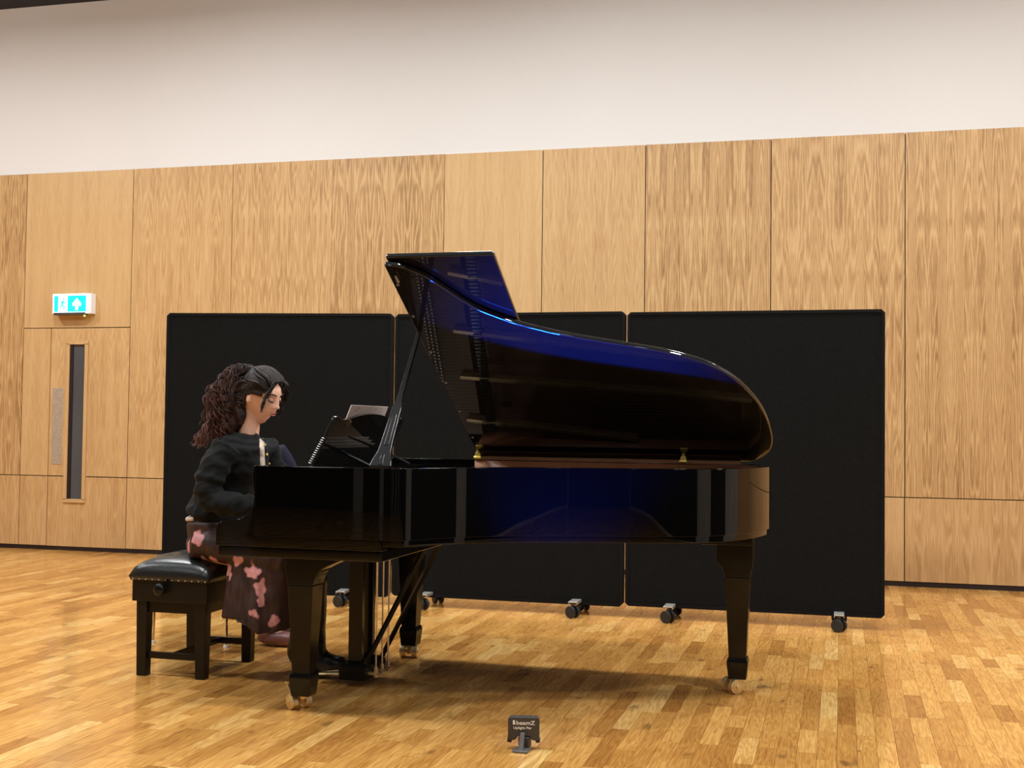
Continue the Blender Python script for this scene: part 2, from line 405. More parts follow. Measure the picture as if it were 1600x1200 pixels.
# door: leaf with vision panel
DX0, DX1 = -6.806, -6.013
VX0, VX1, VZ0, VZ1 = -6.612, -6.450, .45, 1.822
bm = BM()
door = bpy.data.objects.new('door_1', None); COL.objects.link(door); door.location = ((DX0+DX1)/2, WY, 0); door['kind'] = 'structure'
g = .004
def leafpart(x0, x1, z0, z1, rnd):
    bm = BM(); box(bm, x0, x1, WY, WY+.02, z0, z1); return bm
def door_face(z0, z1, rnd):
    bm = BM()
    a0, a1 = max(z0, VZ0), min(z1, VZ1)
    box(bm, DX0+g, VX0, WY, WY+.02, z0, z1); box(bm, VX1, DX1-g, WY, WY+.02, z0, z1)
    if z0 < VZ0: box(bm, VX0, VX1, WY, WY+.02, z0, VZ0)
    if z1 > VZ1: box(bm, VX0, VX1, WY, WY+.02, VZ1, z1)
    o = mk('door_facing', bm, 'veneer', door); setattr_rnd(o, rnd)
door_face(.036, ZM-g, (.45, .9, .5)); door_face(ZM+g, ZD-g, (.45, .35, .35))
bm = BM()
for a in ((VX0-.028, VX1+.028, VZ1-.004, VZ1+.028), (VX0-.028, VX1+.028, VZ0-.028, VZ0+.004)):
    box(bm, a[0], a[1], WY-.012, WY+.015, a[2], a[3])
box(bm, VX0-.028, VX0+.004, WY-.012, WY+.015, VZ0, VZ1); box(bm, VX1-.004, VX1+.028, WY-.012, WY+.015, VZ0, VZ1)
vf = mk('window_bead', bm, 'veneer', door); setattr_rnd(vf, (.2, .6, .1))
bm = BM(); box(bm, VX0, VX1, WY+.008, WY+.0135, VZ0, VZ1); gl = mk('glass_pane', bm, 'glass', door)
bm = BM(); box(bm, VX0+.004, VX0+.034, WY-.002, WY+.008, VZ0, VZ1); mk('dark_reveal', bm, 'blackgap', door)
bm = BM(); box(bm, -6.773, -6.668, WY-.004, WY+.001, .757, 1.433); o = mk('push_plate', bm, 'steel', door, bevel=.001); o['label'] = 'tall brushed steel push plate'

# exit sign
sg = empty('exit_sign', (-6.575, WY-.04, 2.07), 'illuminated cyan and white emergency exit sign with arrow above the door', 'sign')
SX0, SX1, SZ0, SZ1, SYf = -6.745, -6.36, 2.085, 2.262, WY-.075
bm = BM(); box(bm, SX0, SX1, SYf, WY, SZ0, SZ1); mk('housing', bm, 'print', sg, bevel=.004)
bm = BM(); box(bm, SX0+.02, SX1-.05, SYf-.014, SYf+.03, SZ0-.012, SZ0+.01); mk('base_rail', bm, 'greyplast', sg)
bm = BM(); box(bm, SX0+.004, SX1-.028, SYf-.005, SYf, SZ0+.004, SZ1-.004); mk('diffuser', bm, 'sign_white', sg)
bm = BM()
box(bm, SX0+.018, SX0+.06, SYf-.0065, SYf-.005, SZ0+.016, SZ1-.018); mk('cyan_field', bm, 'sign_cyan', sg)
bm = BM(); box(bm, SX0+.155, SX1-.045, SYf-.0065, SYf-.005, SZ0+.016, SZ1-.018)
mk('cyan_field', bm, 'sign_cyan', sg)
ax, az = (SX0+.155+SX1-.045)/2, (SZ0+SZ1)/2-.002
bm = BM(); pts = [(-.014, -.055), (.014, -.055), (.014, -.01), (.038, -.022), (.044, .0), (0, .048), (-.044, .0), (-.038, -.022), (-.014, -.01)]
prism(bm, [(ax+a, az+b) for a, b in pts], lambda x, z: (x, SYf-.0085, z), lambda x, z: (x, SYf-.0065, z)); mk('arrow', bm, 'sign_white', sg)
# running figure in the doorway field
bm = BM(); fx, fz = SX0+.105, az
def bar(a, b, r=.006): tube(bm, [(fx+a[0], SYf-.0075, fz+a[1]), (fx+b[0], SYf-.0075, fz+b[1])], r, 6)
bar((.004, .028), (-.004, -.008), .008); bar((-.004, -.008), (.018, -.028)); bar((.018, -.028), (.012, -.05)); bar((-.004, -.008), (-.024, -.035)); bar((.004, .022), (.026, .008)); bar((.004, .022), (-.018, .010))
ellip(bm, (fx+.01, SYf-.0075, fz+.042), (.009, .003, .009), None, 10, 8)
mk('running_figure', bm, 'sign_cyan', sg)
bm = BM(); cyl(bm, (SX1-.075, SYf+.02, SZ0-.024), (SX1-.075, SYf+.02, SZ0-.008), .006, 10); mk('indicator_led', bm, 'led', sg)

# ------------------------------------------------------------------ parquet floor
SW = .0690
def proj(X, Y, Z=0.0):
    d = Vector((X, Y, Z-EYE)); k = d.dot(_f)
    if k <= .05: return None
    return 800+1930*d.dot(_r)/k, 600-1930*d.dot(_u)/k, k
planks = []
nx = int((RX1-RX0)/SW)
for i in range(nx+1):
    x0 = RX0+i*SW; y = RY0-random.random()*.4
    rr = random.Random(i*31+5)
    y = RY0 - rr.random()*.45
    while y < WY:
        L = rr.choice((.22, .27, .33, .38, .45, .5, .58))*rr.uniform(.9, 1.1)
        planks.append((x0, min(x0+SW, RX1), max(y, RY0), min(y+L, WY+.02), rr.random(), rr.random(), rr.random(), rr.uniform(-.0008, 0))); y += L
vis = []
rest = []
for p in planks:
    q = proj((p[0]+p[1])/2, (p[2]+p[3])/2)
    if q and -10 < q[0] < 1610 and q[1] < 1215: vis.append((q[2], p))
    else: rest.append(p)
vis.sort(key=lambda a: a[0])
near = [p for _, p in vis[:300]]; rest += [p for _, p in vis[300:]]
def plank_geo(V, F, p):
    x0, x1, y0, y1, a, b, c, dz = p; g = .0005; zt = dz
    o = len(V)
    V += [(x0+g, y0+g, -.006), (x1-g, y0+g, -.006), (x1-g, y1-g, -.006), (x0+g, y1-g, -.006),
          (x0+g, y0+g, zt), (x1-g, y0+g, zt), (x1-g, y1-g, zt), (x0+g, y1-g, zt)]
    F += [(o+4, o+5, o+6, o+7)]
    for k in range(4):
        j = (k+1) % 4; F += [(o+k, o+j, o+4+j, o+4+k)]
FL = wloc(floor)
def plank_obj(name, ps, kind=None):
    V, F = [], []
    for p in ps: plank_geo(V, F, p)
    me = bpy.data.meshes.new(name); me.from_pydata([(x-FL.x, y-FL.y, z-FL.z) for x, y, z in V], [], F); me.materials.append(M['parquet'])
    at = me.attributes.new('rnd', 'FLOAT_VECTOR', 'FACE'); vals = []
    for p in ps: vals += [p[4], p[5], p[6]]*5
    at.data.foreach_set('vector', vals)
    o = bpy.data.objects.new(name, me); COL.objects.link(o); o.parent = floor
    if kind: o['kind'] = kind
    return o
for p in near: plank_obj('floor_plank', [p])
plank_obj('floor_planks', rest, 'stuff')
# ------------------------------------------------------------------ acoustic screens
def rot_pts(bm, c, a):
    bmesh.ops.rotate(bm, verts=bm.verts[:], cent=c, matrix=Matrix.Rotation(a, 3, 'Z'))
def chamfer_rect(x0, x1, z0, z1, c):
    return [(x0+c, z0), (x1-c, z0), (x1, z0+c), (x1, z1-c), (x1-c, z1), (x0+c, z1), (x0, z1-c), (x0, z0+c)]
def screen(x0, x1, y, z0, z1, label, feet, ang=0.0):
    """ang turns the screen about its right edge"""
    piv = Vector((x1, y, 0)); a = ang
    root = empty('acoustic_screen', ((x0+x1)/2, y+.03, 0), label, 'screen', 'wheeled black screens standing in a row')
    def fin(bm):
        if a: rot_pts(bm, piv, a)
        return bm
    bm = BM(); P = chamfer_rect(x0+.018, x1-.018, z0+.018, z1-.018, .006)
    prism(bm, P, lambda x, z: (x, y, z), lambda x, z: (x, y+.05, z)); mk('fabric_panel', fin(bm), 'screen_fabric', root)
    bm = BM(); P = chamfer_rect(x0, x1, z0, z1, .02); Q = chamfer_rect(x0+.018, x1-.018, z0+.018, z1-.018, .006)
    vs = [[bm.verts.new((p[0], yy, p[1])) for p in S] for yy in (y-.004, y+.056) for S in (P, Q)]
    po, pi, qo, qi = vs
    n = 8
    for k in range(n):
        j = (k+1) % n
        bm.faces.new((po[k], po[j], pi[j], pi[k])); bm.faces.new((qo[j], qo[k], qi[k], qi[j]))
        bm.faces.new((po[j], po[k], qo[k], qo[j])); bm.faces.new((pi[k], pi[j], qi[j], qi[k]))
    bmesh.ops.recalc_face_normals(bm, faces=bm.faces[:])
    mk('edge_frame', fin(bm), 'screen_edge', root)
    for fx in feet:
        bm = BM(); box(bm, fx-.028, fx+.028, y-.13, y+.19, .088, .096); box(bm, fx-.028, fx-.024, y-.13, y+.19, .078, .09)
        box(bm, fx+.024, fx+.028, y-.13, y+.19, .078, .09); box(bm, fx-.02, fx+.02, y+.06, y+.10, .09, .42)
        ft = mk('foot_bar', fin(bm), 'steel', root, bevel=.0015)
        for yy in (y-.125, y+.185):
            bm = BM()
            for s in (-1, 1):
                cyl(bm, (fx+s*.021-.009, yy, .036), (fx+s*.021+.009, yy, .036), .036, 20)
            cyl(bm, (fx-.012, yy, .036), (fx+.012, yy, .036), .014, 12); cyl(bm, (fx, yy, .036), (fx, yy, .082), .010, 10)
            if ang == 0 and yy > y: rot_pts(bm, Vector((fx, yy, 0)), .7)
            else: rot_pts(bm, Vector((fx, yy, 0)), 1.05)
            mk('castor', fin(bm), 'rubber', ft, smooth=False, bevel=.003)
    return root
SYZ = 7.40
screen(-4.26, -2.765, SYZ, .05, 1.85, 'black fabric screen on castors, leftmost of the row behind the pianist', (-3.90, -3.05), math.radians(-9.0)*-1)
screen(-2.750, -1.270, SYZ, .062, 1.846, 'black fabric screen in the middle of the row, behind the raised piano lid', (-2.50, -1.55))
screen(-1.256, .241, SYZ, .070, 1.840, 'black fabric screen at the right end of the row, behind the piano tail', (-.98, -.01))

# ------------------------------------------------------------------ grand piano
piano = empty('grand_piano', (-1.3, 5.17, 0), 'shiny black grand piano with raised lid and brass castors, played by the pianist', 'piano')
YS = 5.92; YT = 4.42; ZR = .974; ZB = .700
lidw = [(-1.748, 1.568), (-1.70, 1.563), (-1.673, 1.549), (-1.608, 1.498), (-1.55, 1.418), (-1.493, 1.331), (-1.431, 1.254), (-1.314, 1.166), (-1.192, 1.102), (-1.065, 1.052),
        (-.937, 1.011), (-.808, .972), (-.68, .926), (-.554, .856), (-.456, .757), (-.384, .630), (-.337, .492), (-.309, .340), (-.302, .20), (-.322, .100), (-.375, .028), (-.42, .0)]
bent = [(x, YS-wv+.02) for x, wv in lidw[3:]]
bent = [(-2.215, YT), (-1.95, YT), (-1.72, YT), (-1.655, YT+.012)] + [(x, max(y, YT)) for x, y in bent[:-2]] + [(-.345, 5.865), (-.40, YS)]
curve = smoothpts([(x, y, 0) for x, y in bent[3:]], 4)
outl = [(-2.215, YT), (-1.95, YT), (-1.72, YT)] + [(p.x, p.y) for p in curve] + [(-1.2, YS), (-1.75, YS), (-2.215, YS)]
def offset(poly, d):
    """inward offset of an open polyline (left side is inside for our winding)"""
    out = []
    n = len(poly)
    for i in range(n):
        a = Vector(poly[max(i-1, 0)]); b = Vector(poly[min(i+1, n-1)]); t = (b-a).normalized()
        nrm = Vector((-t.y, t.x)); p = Vector(poly[i]) + nrm*d
        out.append((p.x, p.y))
    return out
def ribbon(bm, o, i, z0, z1):
    A = [[bm.verts.new((p[0], p[1], z)) for p in L] for L in (o, i) for z in (z0, z1)]
    o0, o1, i0, i1 = A; n = len(o)
    for k in range(n-1):
        bm.faces.new((o0[k], o0[k+1], o1[k+1], o1[k])); bm.faces.new((i0[k+1], i0[k], i1[k], i1[k+1]))
        bm.faces.new((o1[k], o1[k+1], i1[k+1], i1[k])); bm.faces.new((o0[k+1], o0[k], i0[k], i0[k+1]))
    bm.faces.new((o0[0], o1[0], i1[0], i0[0])); bm.faces.new((o0[-1], i0[-1], i1[-1], o1[-1]))
    bmesh.ops.recalc_face_normals(bm, faces=bm.faces[:])
RT = .055
rim_o = outl; rim_i = offset(outl, RT)
bm = BM(); ribbon(bm, rim_o, rim_i, ZB, ZR); mk('rim', bm, 'lacquer', piano, bevel=.003, angle=50)
bm = BM(); ribbon(bm, offset(outl, .010)[2:-1], offset(outl, RT+.01)[2:-1], ZB-.026, ZB); mk('lower_rim_band', bm, 'lacquer', piano, bevel=.002, angle=50)
# brown veneered inside of the rim, from the lid front edge to the tail
ii = [p for p in offset(outl, RT)]; k0 = 3; k1 = len(ii)-1
bm = BM(); ribbon(bm, ii[k0:k1], offset(outl, RT+.006)[k0:k1], .80, ZR-.004); o = mk('inner_rim_lining', bm, 'bronzebrown', piano, smooth=True); o['label'] = 'reddish brown veneer lining inside the rim'
bm = BM(); box(bm, -1.735, -.46, YS-.030, YS-.004, ZR-.006, .986); mk('spine_rail', bm, 'bronzebrown', piano, bevel=.001)
# cheeks with the arm profile
prof = [(-2.381, .658), (-2.380, .728), (-2.372, .744), (-2.358, .753), (-2.33, .757), (-2.298, .760), (-2.275, .766), (-2.252, .779), (-2.235, .797), (-2.224, .820), (-2.219, .845),
        (-2.2195, .870), (-2.225, .900), (-2.228, .935), (-2.222, .974), (-2.214, ZR), (-2.214, .70), (-1.72, .70), (-1.70, .70), (-1.687, .690), (-1.687, .658)]
for y0, y1 in ((YT, YT+.075), (YS-.075, YS)):
    bm = BM(); prism(bm, prof, lambda x, z: (x, y0, z), lambda x, z: (x, y1, z)); mk('cheek', bm, 'lacquer', piano, bevel=.002, angle=30)
bm = BM(); box(bm, -2.372, -1.687, YT+.006, YS-.006, .617, .656); mk('keybed', bm, 'lacquer', piano, bevel=.003)
bm = BM(); box(bm, -2.372, -2.350, YT+.08, YS-.08, .658, .722); mk('key_slip', bm, 'lacquer', piano, bevel=.003)
bm = BM(); box(bm, -2.350, -2.18, YT+.075, YT+.135, .658, .735); mk('key_block', bm, 'lacquer', piano, bevel=.004)
bm = BM(); box(bm, -2.350, -2.18, YS-.135, YS-.075, .658, .735); mk('key_block', bm, 'lacquer', piano, bevel=.004)
bm = BM(); pts = [(-2.195, .735), (-2.185, .80), (-2.168, .85), (-2.150, .862), (-2.135, .855), (-2.15, .80), (-2.165, .735)]
prism(bm, pts, lambda x, z: (x, YT+.078, z), lambda x, z: (x, YS-.078, z)); mk('fallboard', bm, 'lacquer', piano, bevel=.002)
bm = BM(); box(bm, -2.19, -2.185, YT+.135, YS-.135, .732, .742); mk('felt_strip', bm, 'felt', piano)
# keyboard
kb = bpy.data.objects.new('keyboard', None); COL.objects.link(kb); kb.parent = piano
KY0, KY1 = YT+.138, YS-.138; KW = (KY1-KY0)/52
pat = [0, 1, 0, 1, 1, 0, 1, 1]
wk = bk_ = None
for i in range(52):
    bm = BM(); y0 = KY0+i*KW; box(bm, -2.345, -2.19, y0+.0005, y0+KW-.0005, .705, .727)
    mk('white_key', bm, 'ivory', kb, kind='keep')
for i in range(51):
    # counted from the treble (near) end: the top note is C
    j = (i+1) % 7     # white index from top c downwards: c b a g f e d
    # between neighbouring whites i and i+1 (going down in pitch): no black key for c-b and f-e
    nm = 'cbagfed'; a, b_ = nm[i % 7], nm[(i+1) % 7]
    if (a, b_) in (('c', 'b'), ('f', 'e')): continue
    yc = KY0+(i+1)*KW
    bm = BM(); hexa(bm, rect(-2.2425, yc, .0475, .0058, .724), rect(-2.240, yc, .0445, .0045, .7385)); mk('black_key', bm, 'ebony', kb, kind='keep')
# inside
inn = offset(outl, RT+.004)
bm = BM(); prism(bm, [p for p in inn if p[0] > -2.15] + [(-2.12, YS-.06), (-2.12, YT+.06)], lambda x, y: (x, y, .795), lambda x, y: (x, y, .805)); mk('soundboard', bm, 'sbwood', piano)
pl_o = offset(outl, RT+.012)[2:-2]; pl_i = offset(outl, RT+.10)[2:-2]
bm = BM(); ribbon(bm, pl_o, pl_i, .872, .892); box(bm, -1.99, -1.74, YT+.075, YS-.075, .872, .892)
mk('cast_plate', bm, 'plate', piano)
for ya, xb, yb in ((4.75, -1.20, 4.98), (5.0, -.50, 5.30), (5.25, -.40, 5.45), (5.50, -.40, 5.62), (5.74, -.95, 5.84)):
    bm = BM(); d = Vector((xb+1.80, yb-ya, 0)); L = d.length; n_ = Vector((-d.y, d.x, 0))/L*.013
    a = Vector((-1.80, ya, .885)); b = Vector((xb, yb, .885))
    hexa(bm, [a-n_, b-n_, b+n_, a+n_], [q+Vector((0, 0, .05)) for q in (a-n_*.8, b-n_*.8, b+n_*.8, a+n_*.8)])
    mk('plate_strut', bm, 'strut', piano, bevel=.003)
bm = BM()
def rimx(y):
    xs = [p[0] for p, q in zip(pl_i[:-1], pl_i[1:]) if min(p[1], q[1])-.02 <= y <= max(p[1], q[1])+.02 and p[0] > -1.7]
    return max(xs) if xs else -.6
for i in range(70):
    y = 4.56+i*(5.80-4.56)/69
    xe = min(rimx(y), -.47)
    tube(bm, [(-1.9, y, .905), (xe, y+.03 if y < 5.7 else y, .900)], .0011, 4, False)
mk('strings', bm, 'copper', piano, kind='stuff')
bm = BM()
for i in range(75):
    for r_ in range(3):
        y = 4.52+i*(5.82-4.52)/74+r_*.004; x = -1.94+r_*.022; cyl(bm, (x, y, .892), (x, y, .918), .0032, 6)
mk('tuning_pins', bm, 'steel', piano, kind='stuff')
bm = BM()
for i in range(66):
    y = 4.56+i*(5.80-4.56)/65; box(bm, -1.70, -1.655, y-.005, y+.005, .908, .935)
mk('dampers', bm, 'ebony', piano, kind='stuff')
# music shelf and desk
bm = BM(); box(bm, -2.17, -1.99, YT+.08, YS-.08, .925, .945); mk('music_shelf', bm, 'lacquer', piano, bevel=.002)
bm = BM()
DY0, DY1 = 4.76, 5.60
dp = smoothpts([(DY0-.02, -.02, 0), (DY0-.008, .10, 0), (DY0, .19, 0), (DY0+.02, .225, 0), (DY0+.07, .218, 0), (DY0+.14, .213, 0), (DY0+.28, .235, 0), ((DY0+DY1)/2, .242, 0), (DY1-.28, .235, 0), (DY1-.14, .213, 0), (DY1-.07, .218, 0), (DY1-.02, .225, 0), (DY1, .19, 0), (DY1-.03, .08, 0), (DY1-.085, -.02, 0)], 3)
TL = .30
def dsk(y, h, off=0.0): return (-2.125+h*math.sin(TL)*1.25+off*math.cos(TL), y, .965+h*math.cos(TL)*.98-off*math.sin(TL))
prism(bm, [(p.x, p.y) for p in dp], lambda y, h: dsk(y, h, 0), lambda y, h: dsk(y, h, .014)); mk('music_desk', bm, 'lid', piano, bevel=.003, angle=50)
bm = BM(); prism(bm, [(DY0+.1, -.01), (DY1-.1, -.01), (DY1-.1, .012), (DY0+.1, .012)], lambda y, h: dsk(y, h, -.03), lambda y, h: dsk(y, h, 0)); mk('desk_ledge', bm, 'lacquer', piano, bevel=.002)
for y in (4.95, 5.42):
    bm = BM(); tube(bm, [dsk(y, .07, .016), (-1.935, y, .962)], (.008, .004), 8); mk('desk_strut', bm, 'leglac', piano)
# lid
LA = math.atan(math.tan(math.radians(30.0)))
ax_a = Vector((0, -math.cos(LA), math.sin(LA))); ax_n = Vector((0, math.sin(LA), math.cos(LA)))
LO = Vector((0, YS, .985))
def lidp(x, wv, h=0.0): return Vector((x, 0, 0)) + LO + ax_a*wv + ax_n*h
lc = smoothpts([(x, y, 0) for x, y in lidw[2:]], 4)
lid_poly = [(-1.748, .0), (-1.748, 1.568), (-1.70, 1.562)] + [(p.x, p.y) for p in lc]
bm = BM(); prism(bm, lid_poly, lambda x, v: lidp(x, v, 0), lambda x, v: lidp(x, v, .022)); lid = mk('lid', bm, 'lid', piano, bevel=.006, angle=50, seg=3)
bm = BM(); prism(bm, [(-1.744, .02), (-1.744, 1.580), (-1.30, 1.580), (-1.30, .02)], lambda x, v: lidp(x, v, .030), lambda x, v: lidp(x, v, .052)); fl = mk('front_lid_flap', bm, 'lid', piano, bevel=.006, seg=3)
for v in (.2, .45, .70, .95, 1.22, 1.44):
    bm = BM(); q = lidp(-1.728, v, -.004); cyl(bm, q, lidp(-1.728, v, .001), .006, 12); mk('lid_bumper', bm, 'silver', lid)
bm = BM(); box_c = lidp(-1.722, 1.49, -.006)
tube(bm, [lidp(-1.715, 1.47, -.010), lidp(-1.715, 1.51, -.010)], (.006, .004), 8); mk('lid_hook', bm, 'silver', lid)
# lid prop
bm = BM()
b0 = Vector((-1.742, 4.545, ZR)); t0 = lidp(-1.738, 1.10, 0)
up = (t0-b0); Lp = up.length; up.normalize(); rt = Vector((1, 0, 0)); rt = (rt-up*rt.dot(up)).normalized()
pf = [(0, .046), (.03, .040), (.07, .028), (.12, .0245), (.24, .0215), (.295, .0205), (.325, .013), (.36, .0105), (Lp, .0075)]
dn = rt.cross(up)
def pp(h, s, d): return b0+up*h+rt*s+dn*d
P = [(h, -wd) for h, wd in pf] + [(h, wd) for h, wd in reversed(pf)]
prism(bm, P, lambda h, s: pp(h, s, -.009), lambda h, s: pp(h, s, .009))
prop = mk('lid_prop', bm, 'proplac', piano, bevel=.002, angle=30) if 'proplac' in M else None
if prop is None:
    M['proplac'] = lacquer('prop_lacquer', .4, .02)
    bm = BM(); prism(bm, P, lambda h, s: pp(h, s, -.009), lambda h, s: pp(h, s, .009)); prop = mk('lid_prop', bm, 'proplac', piano, bevel=.002, angle=30)
for sgn, nm in ((1, 'short_prop'),):
    fr_ = -1 if dn.y > 0 else 1
    bm = BM(); P2 = [(.10, -.008), (.255, -.006), (.255, .010), (.10, .012)]
    prism(bm, P2, lambda h, s: pp(h, s, fr_*.0085), lambda h, s: pp(h, s, fr_*.0115)); mk('short_prop', bm, 'proplac', prop, bevel=.001)
    bm = BM(); P2 = [(.005, -.008), (.055, -.006), (.055, .006), (.005, .010)]
    prism(bm, P2, lambda h, s: pp(h, s, fr_*.0085), lambda h, s: pp(h, s, fr_*.0115)); mk('prop_hinge_slot', bm, 'proplac', prop, bevel=.001)
# lid hinges in brass
for x in (-1.735, -.722):
    bm = BM(); prism(bm, [(-.019, 0), (.019, 0), (.019, .008), (.014, .012), (.012, .026), (.006, .034), (-.006, .034), (-.012, .026), (-.014, .012), (-.019, .008)],
                     lambda a, b: (x+a*1.1, YS-.064, .974+b*1.15), lambda a, b: (x+a*1.1, YS-.052, .974+b*1.15))
    h = mk('lid_hinge', bm, 'gold', piano, bevel=.002)
    bm = BM(); cyl(bm, (x-.018, YS-.066, .984), (x+.018, YS-.066, .984), .008, 12); cyl(bm, (x, YS-.060, 1.008), (x, YS-.060, 1.024), .006, 8); mk('hinge_pin', bm, 'gold', h)

# legs
def leg(cx, cy, top, castor_ang, brk, flare, sg_=1, off=-.022):
    wr_ = .031
    bm = BM(); hw0, hw1 = .054, .043
    zt = .50
    hexa(bm, rect(cx, cy, hw1-.006, hw1-.006, .150), rect(cx, cy, hw0, hw0, zt))
    lg = mk('leg', bm, 'leglac', piano, bevel=.003)
    # bracket that flares towards the case
    bm = BM()
    prof_ = smoothpts([(hw0, .50, 0), (hw0+.012, .535, 0), (hw0+.035, .565, 0), (hw0+.035+(flare-.035)*.6, .59, 0), (hw0+flare, top-.012, 0)], 4)
    P = [(-hw0, .50)] + [(p.x, p.y) for p in prof_] + [(hw0+flare, top), (-hw0-.012, top), (-hw0-.012, .56)]
    prism(bm, P, lambda x, z: (cx+sg_*x, cy-hw0, z), lambda x, z: (cx+sg_*x, cy+hw0, z)); mk('leg_bracket', bm, 'leglac', lg, bevel=.003, angle=30)
    bm = BM(); hexa(bm, rect(cx, cy, .038, .038, .060), rect(cx, cy, .046, .046, .135)); hexa(bm, rect(cx, cy, .046, .046, .135), rect(cx, cy, .040, .040, .152)); mk('leg_foot', bm, 'leglac', lg, bevel=.003)
    ct = BM(); R = Matrix.Rotation(castor_ang, 3, 'Z')
    def q(a, b, c): v = R @ Vector((a, b, 0)); return (cx+v.x, cy+v.y, c)
    ca = bpy.data.objects.new('brass_castor', None)
    # fork and pin first, wheels as separate sub parts
    bmf = BM(); cyl(bmf, q(0, 0, .045), q(0, 0, .066), .017, 14); hexa(bmf, [q(off-.012, -.010, .018), q(off+.012, -.010, .018), q(off+.012, .010, .018), q(off-.012, .010, .018)], [q(min(off, 0)-.006, -.010, .058), q(max(off, 0)+.012, -.010, .058), q(max(off, 0)+.012, .010, .058), q(min(off, 0)-.006, .010, .058)])
    cyl(bmf, q(off, -.044, wr_), q(off, .044, wr_), .006, 12)
    mk('castor_fork', bmf, 'brass', lg, bevel=.002)
    for s in (-1, 1):
        bmw = BM(); cyl(bmw, q(off, s*.017, wr_), q(off, s*.044, wr_), wr_, 28); cyl(bmw, q(off, s*.042, wr_), q(off, s*.047, wr_), .021, 20); cyl(bmw, q(off, s*.046, wr_), q(off, s*.051, wr_), .010, 14)
        mk('castor_wheel', bmw, 'brass', lg, bevel=.003)
    if brk:
        bmb = BM(); tube(bmb, [q(off+.01, .03, .060), q(off+.022, .034, .080), q(off+.032, .036, .100)], [.006, .005, .007], 8); cyl(bmb, q(off+.020, .034, .098), q(off+.048, .034, .098), .005, 8); mk('brake_lever', bmb, 'brass', lg)
leg(-2.070, 4.590, .617, math.radians(143), True, .12, 1, .038)
leg(-2.050, 5.800, .617, math.radians(95), False, .06)
leg(-.432, 5.480, .645, math.radians(37), False, .035, -1, -.03)
bm = BM(); box(bm, -.585, -.365, 5.39, 5.57, .640, .676); mk('tail_leg_plate', bm, 'leglac', piano, bevel=.003)
# under-frame beams
for (xa, ya), (xb, yb) in (((-1.70, 4.62), (-.50, 5.46)), ((-1.70, 5.15), (-.50, 5.48)), ((-1.70, 5.70), (-.50, 5.50))):
    bm = BM(); d = Vector((xb-xa, yb-ya, 0)).normalized(); n_ = Vector((-d.y, d.x, 0))*.035
    a, b = Vector((xa, ya, .700)), Vector((xb, yb, .700)); hexa(bm, [a-n_, b-n_, b+n_, a+n_], [v+Vector((0, 0, .09)) for v in (a-n_, b-n_, b+n_, a+n_)]); mk('frame_beam', bm, 'darkwood', piano)

# pedal lyre
ly = bpy.data.objects.new('pedal_lyre', None); COL.objects.link(ly); ly.parent = piano
for y in (5.105, 5.235):
    bm = BM(); box(bm, -2.088, -2.026, y-.016, y+.016, .095, .62); mk('lyre_post', bm, 'leglac', ly, bevel=.002)
bm = BM(); hexa(bm, rect(-2.052, 5.17, .060, .125, .028), rect(-2.052, 5.17, .062, .127, .085)); hexa(bm, rect(-2.052, 5.17, .062, .127, .085), rect(-2.052, 5.17, .048, .112, .100)); mk('lyre_box', bm, 'leglac', ly, bevel=.002)
for i, y in enumerate((5.09, 5.165, 5.24)):
    bm = BM(); cyl(bm, (-1.958, y, .075), (-1.958, y, .617), .0042, 8); mk('pedal_rod', bm, 'brassrod' if 'brassrod' in M else 'silver', ly)
    bm = BM(); box(bm, -2.0, -1.945, y-.008, y+.008, .050, .062); cyl(bm, (-1.958, y, .04), (-1.958, y, .085), .009, 10); mk('rod_bracket', bm, 'brass', ly)
    bm = BM(); tube(bm, [(-2.11, y, .045), (-2.16, y, .044), (-2.20, y, .042), (-2.225, y, .040), (-2.232, y, .038)], [(.006, .010), (.006, .013), (.006, .017), (.005, .016), (.003, .008)], 12, up=(0, 0, 1)); mk('pedal', bm, 'brass', ly)
for y in (5.07, 5.27):
    bm = BM(); tube(bm, [(-2.0, y, .095), (-1.70, y+.03, .690)], (.011, .013), 4, up=(0, 1, 0)); mk('lyre_brace', bm, 'leglac', ly)

# sheet music
sm = empty('sheet_music', (-2.06, 5.15, .97), 'open white score pages standing on the piano music desk', 'sheet music')
for k, (y0, y1, h0, h1, o) in enumerate(((4.93, 5.15, .0, .275, -.003), (5.15, 5.37, .0, .275, -.003), (4.935, 5.15, .0, .272, -.007))):
    bm = BM(); prism(bm, [(y0, h0+.014), (y1, h0+.014), (y1, h1), (y0, h1)], lambda y, h: dsk(y, h, o), lambda y, h: dsk(y, h, o+.002)); mk('page', bm, 'paper', sm)
for (y, h, dy, dh) in ((5.02, .258, .012, .004), (5.00, .246, .006, .008), (5.22, .258, .01, .004)):
    bm = BM(); prism(bm, [(y, h), (y+dy, h+.004), (y+dy, h+.004+dh), (y, h+dh)], lambda a, b: dsk(a, b, -.0009), lambda a, b: dsk(a, b, -.0004)); mk('printed_mark', bm, 'ink', sm)
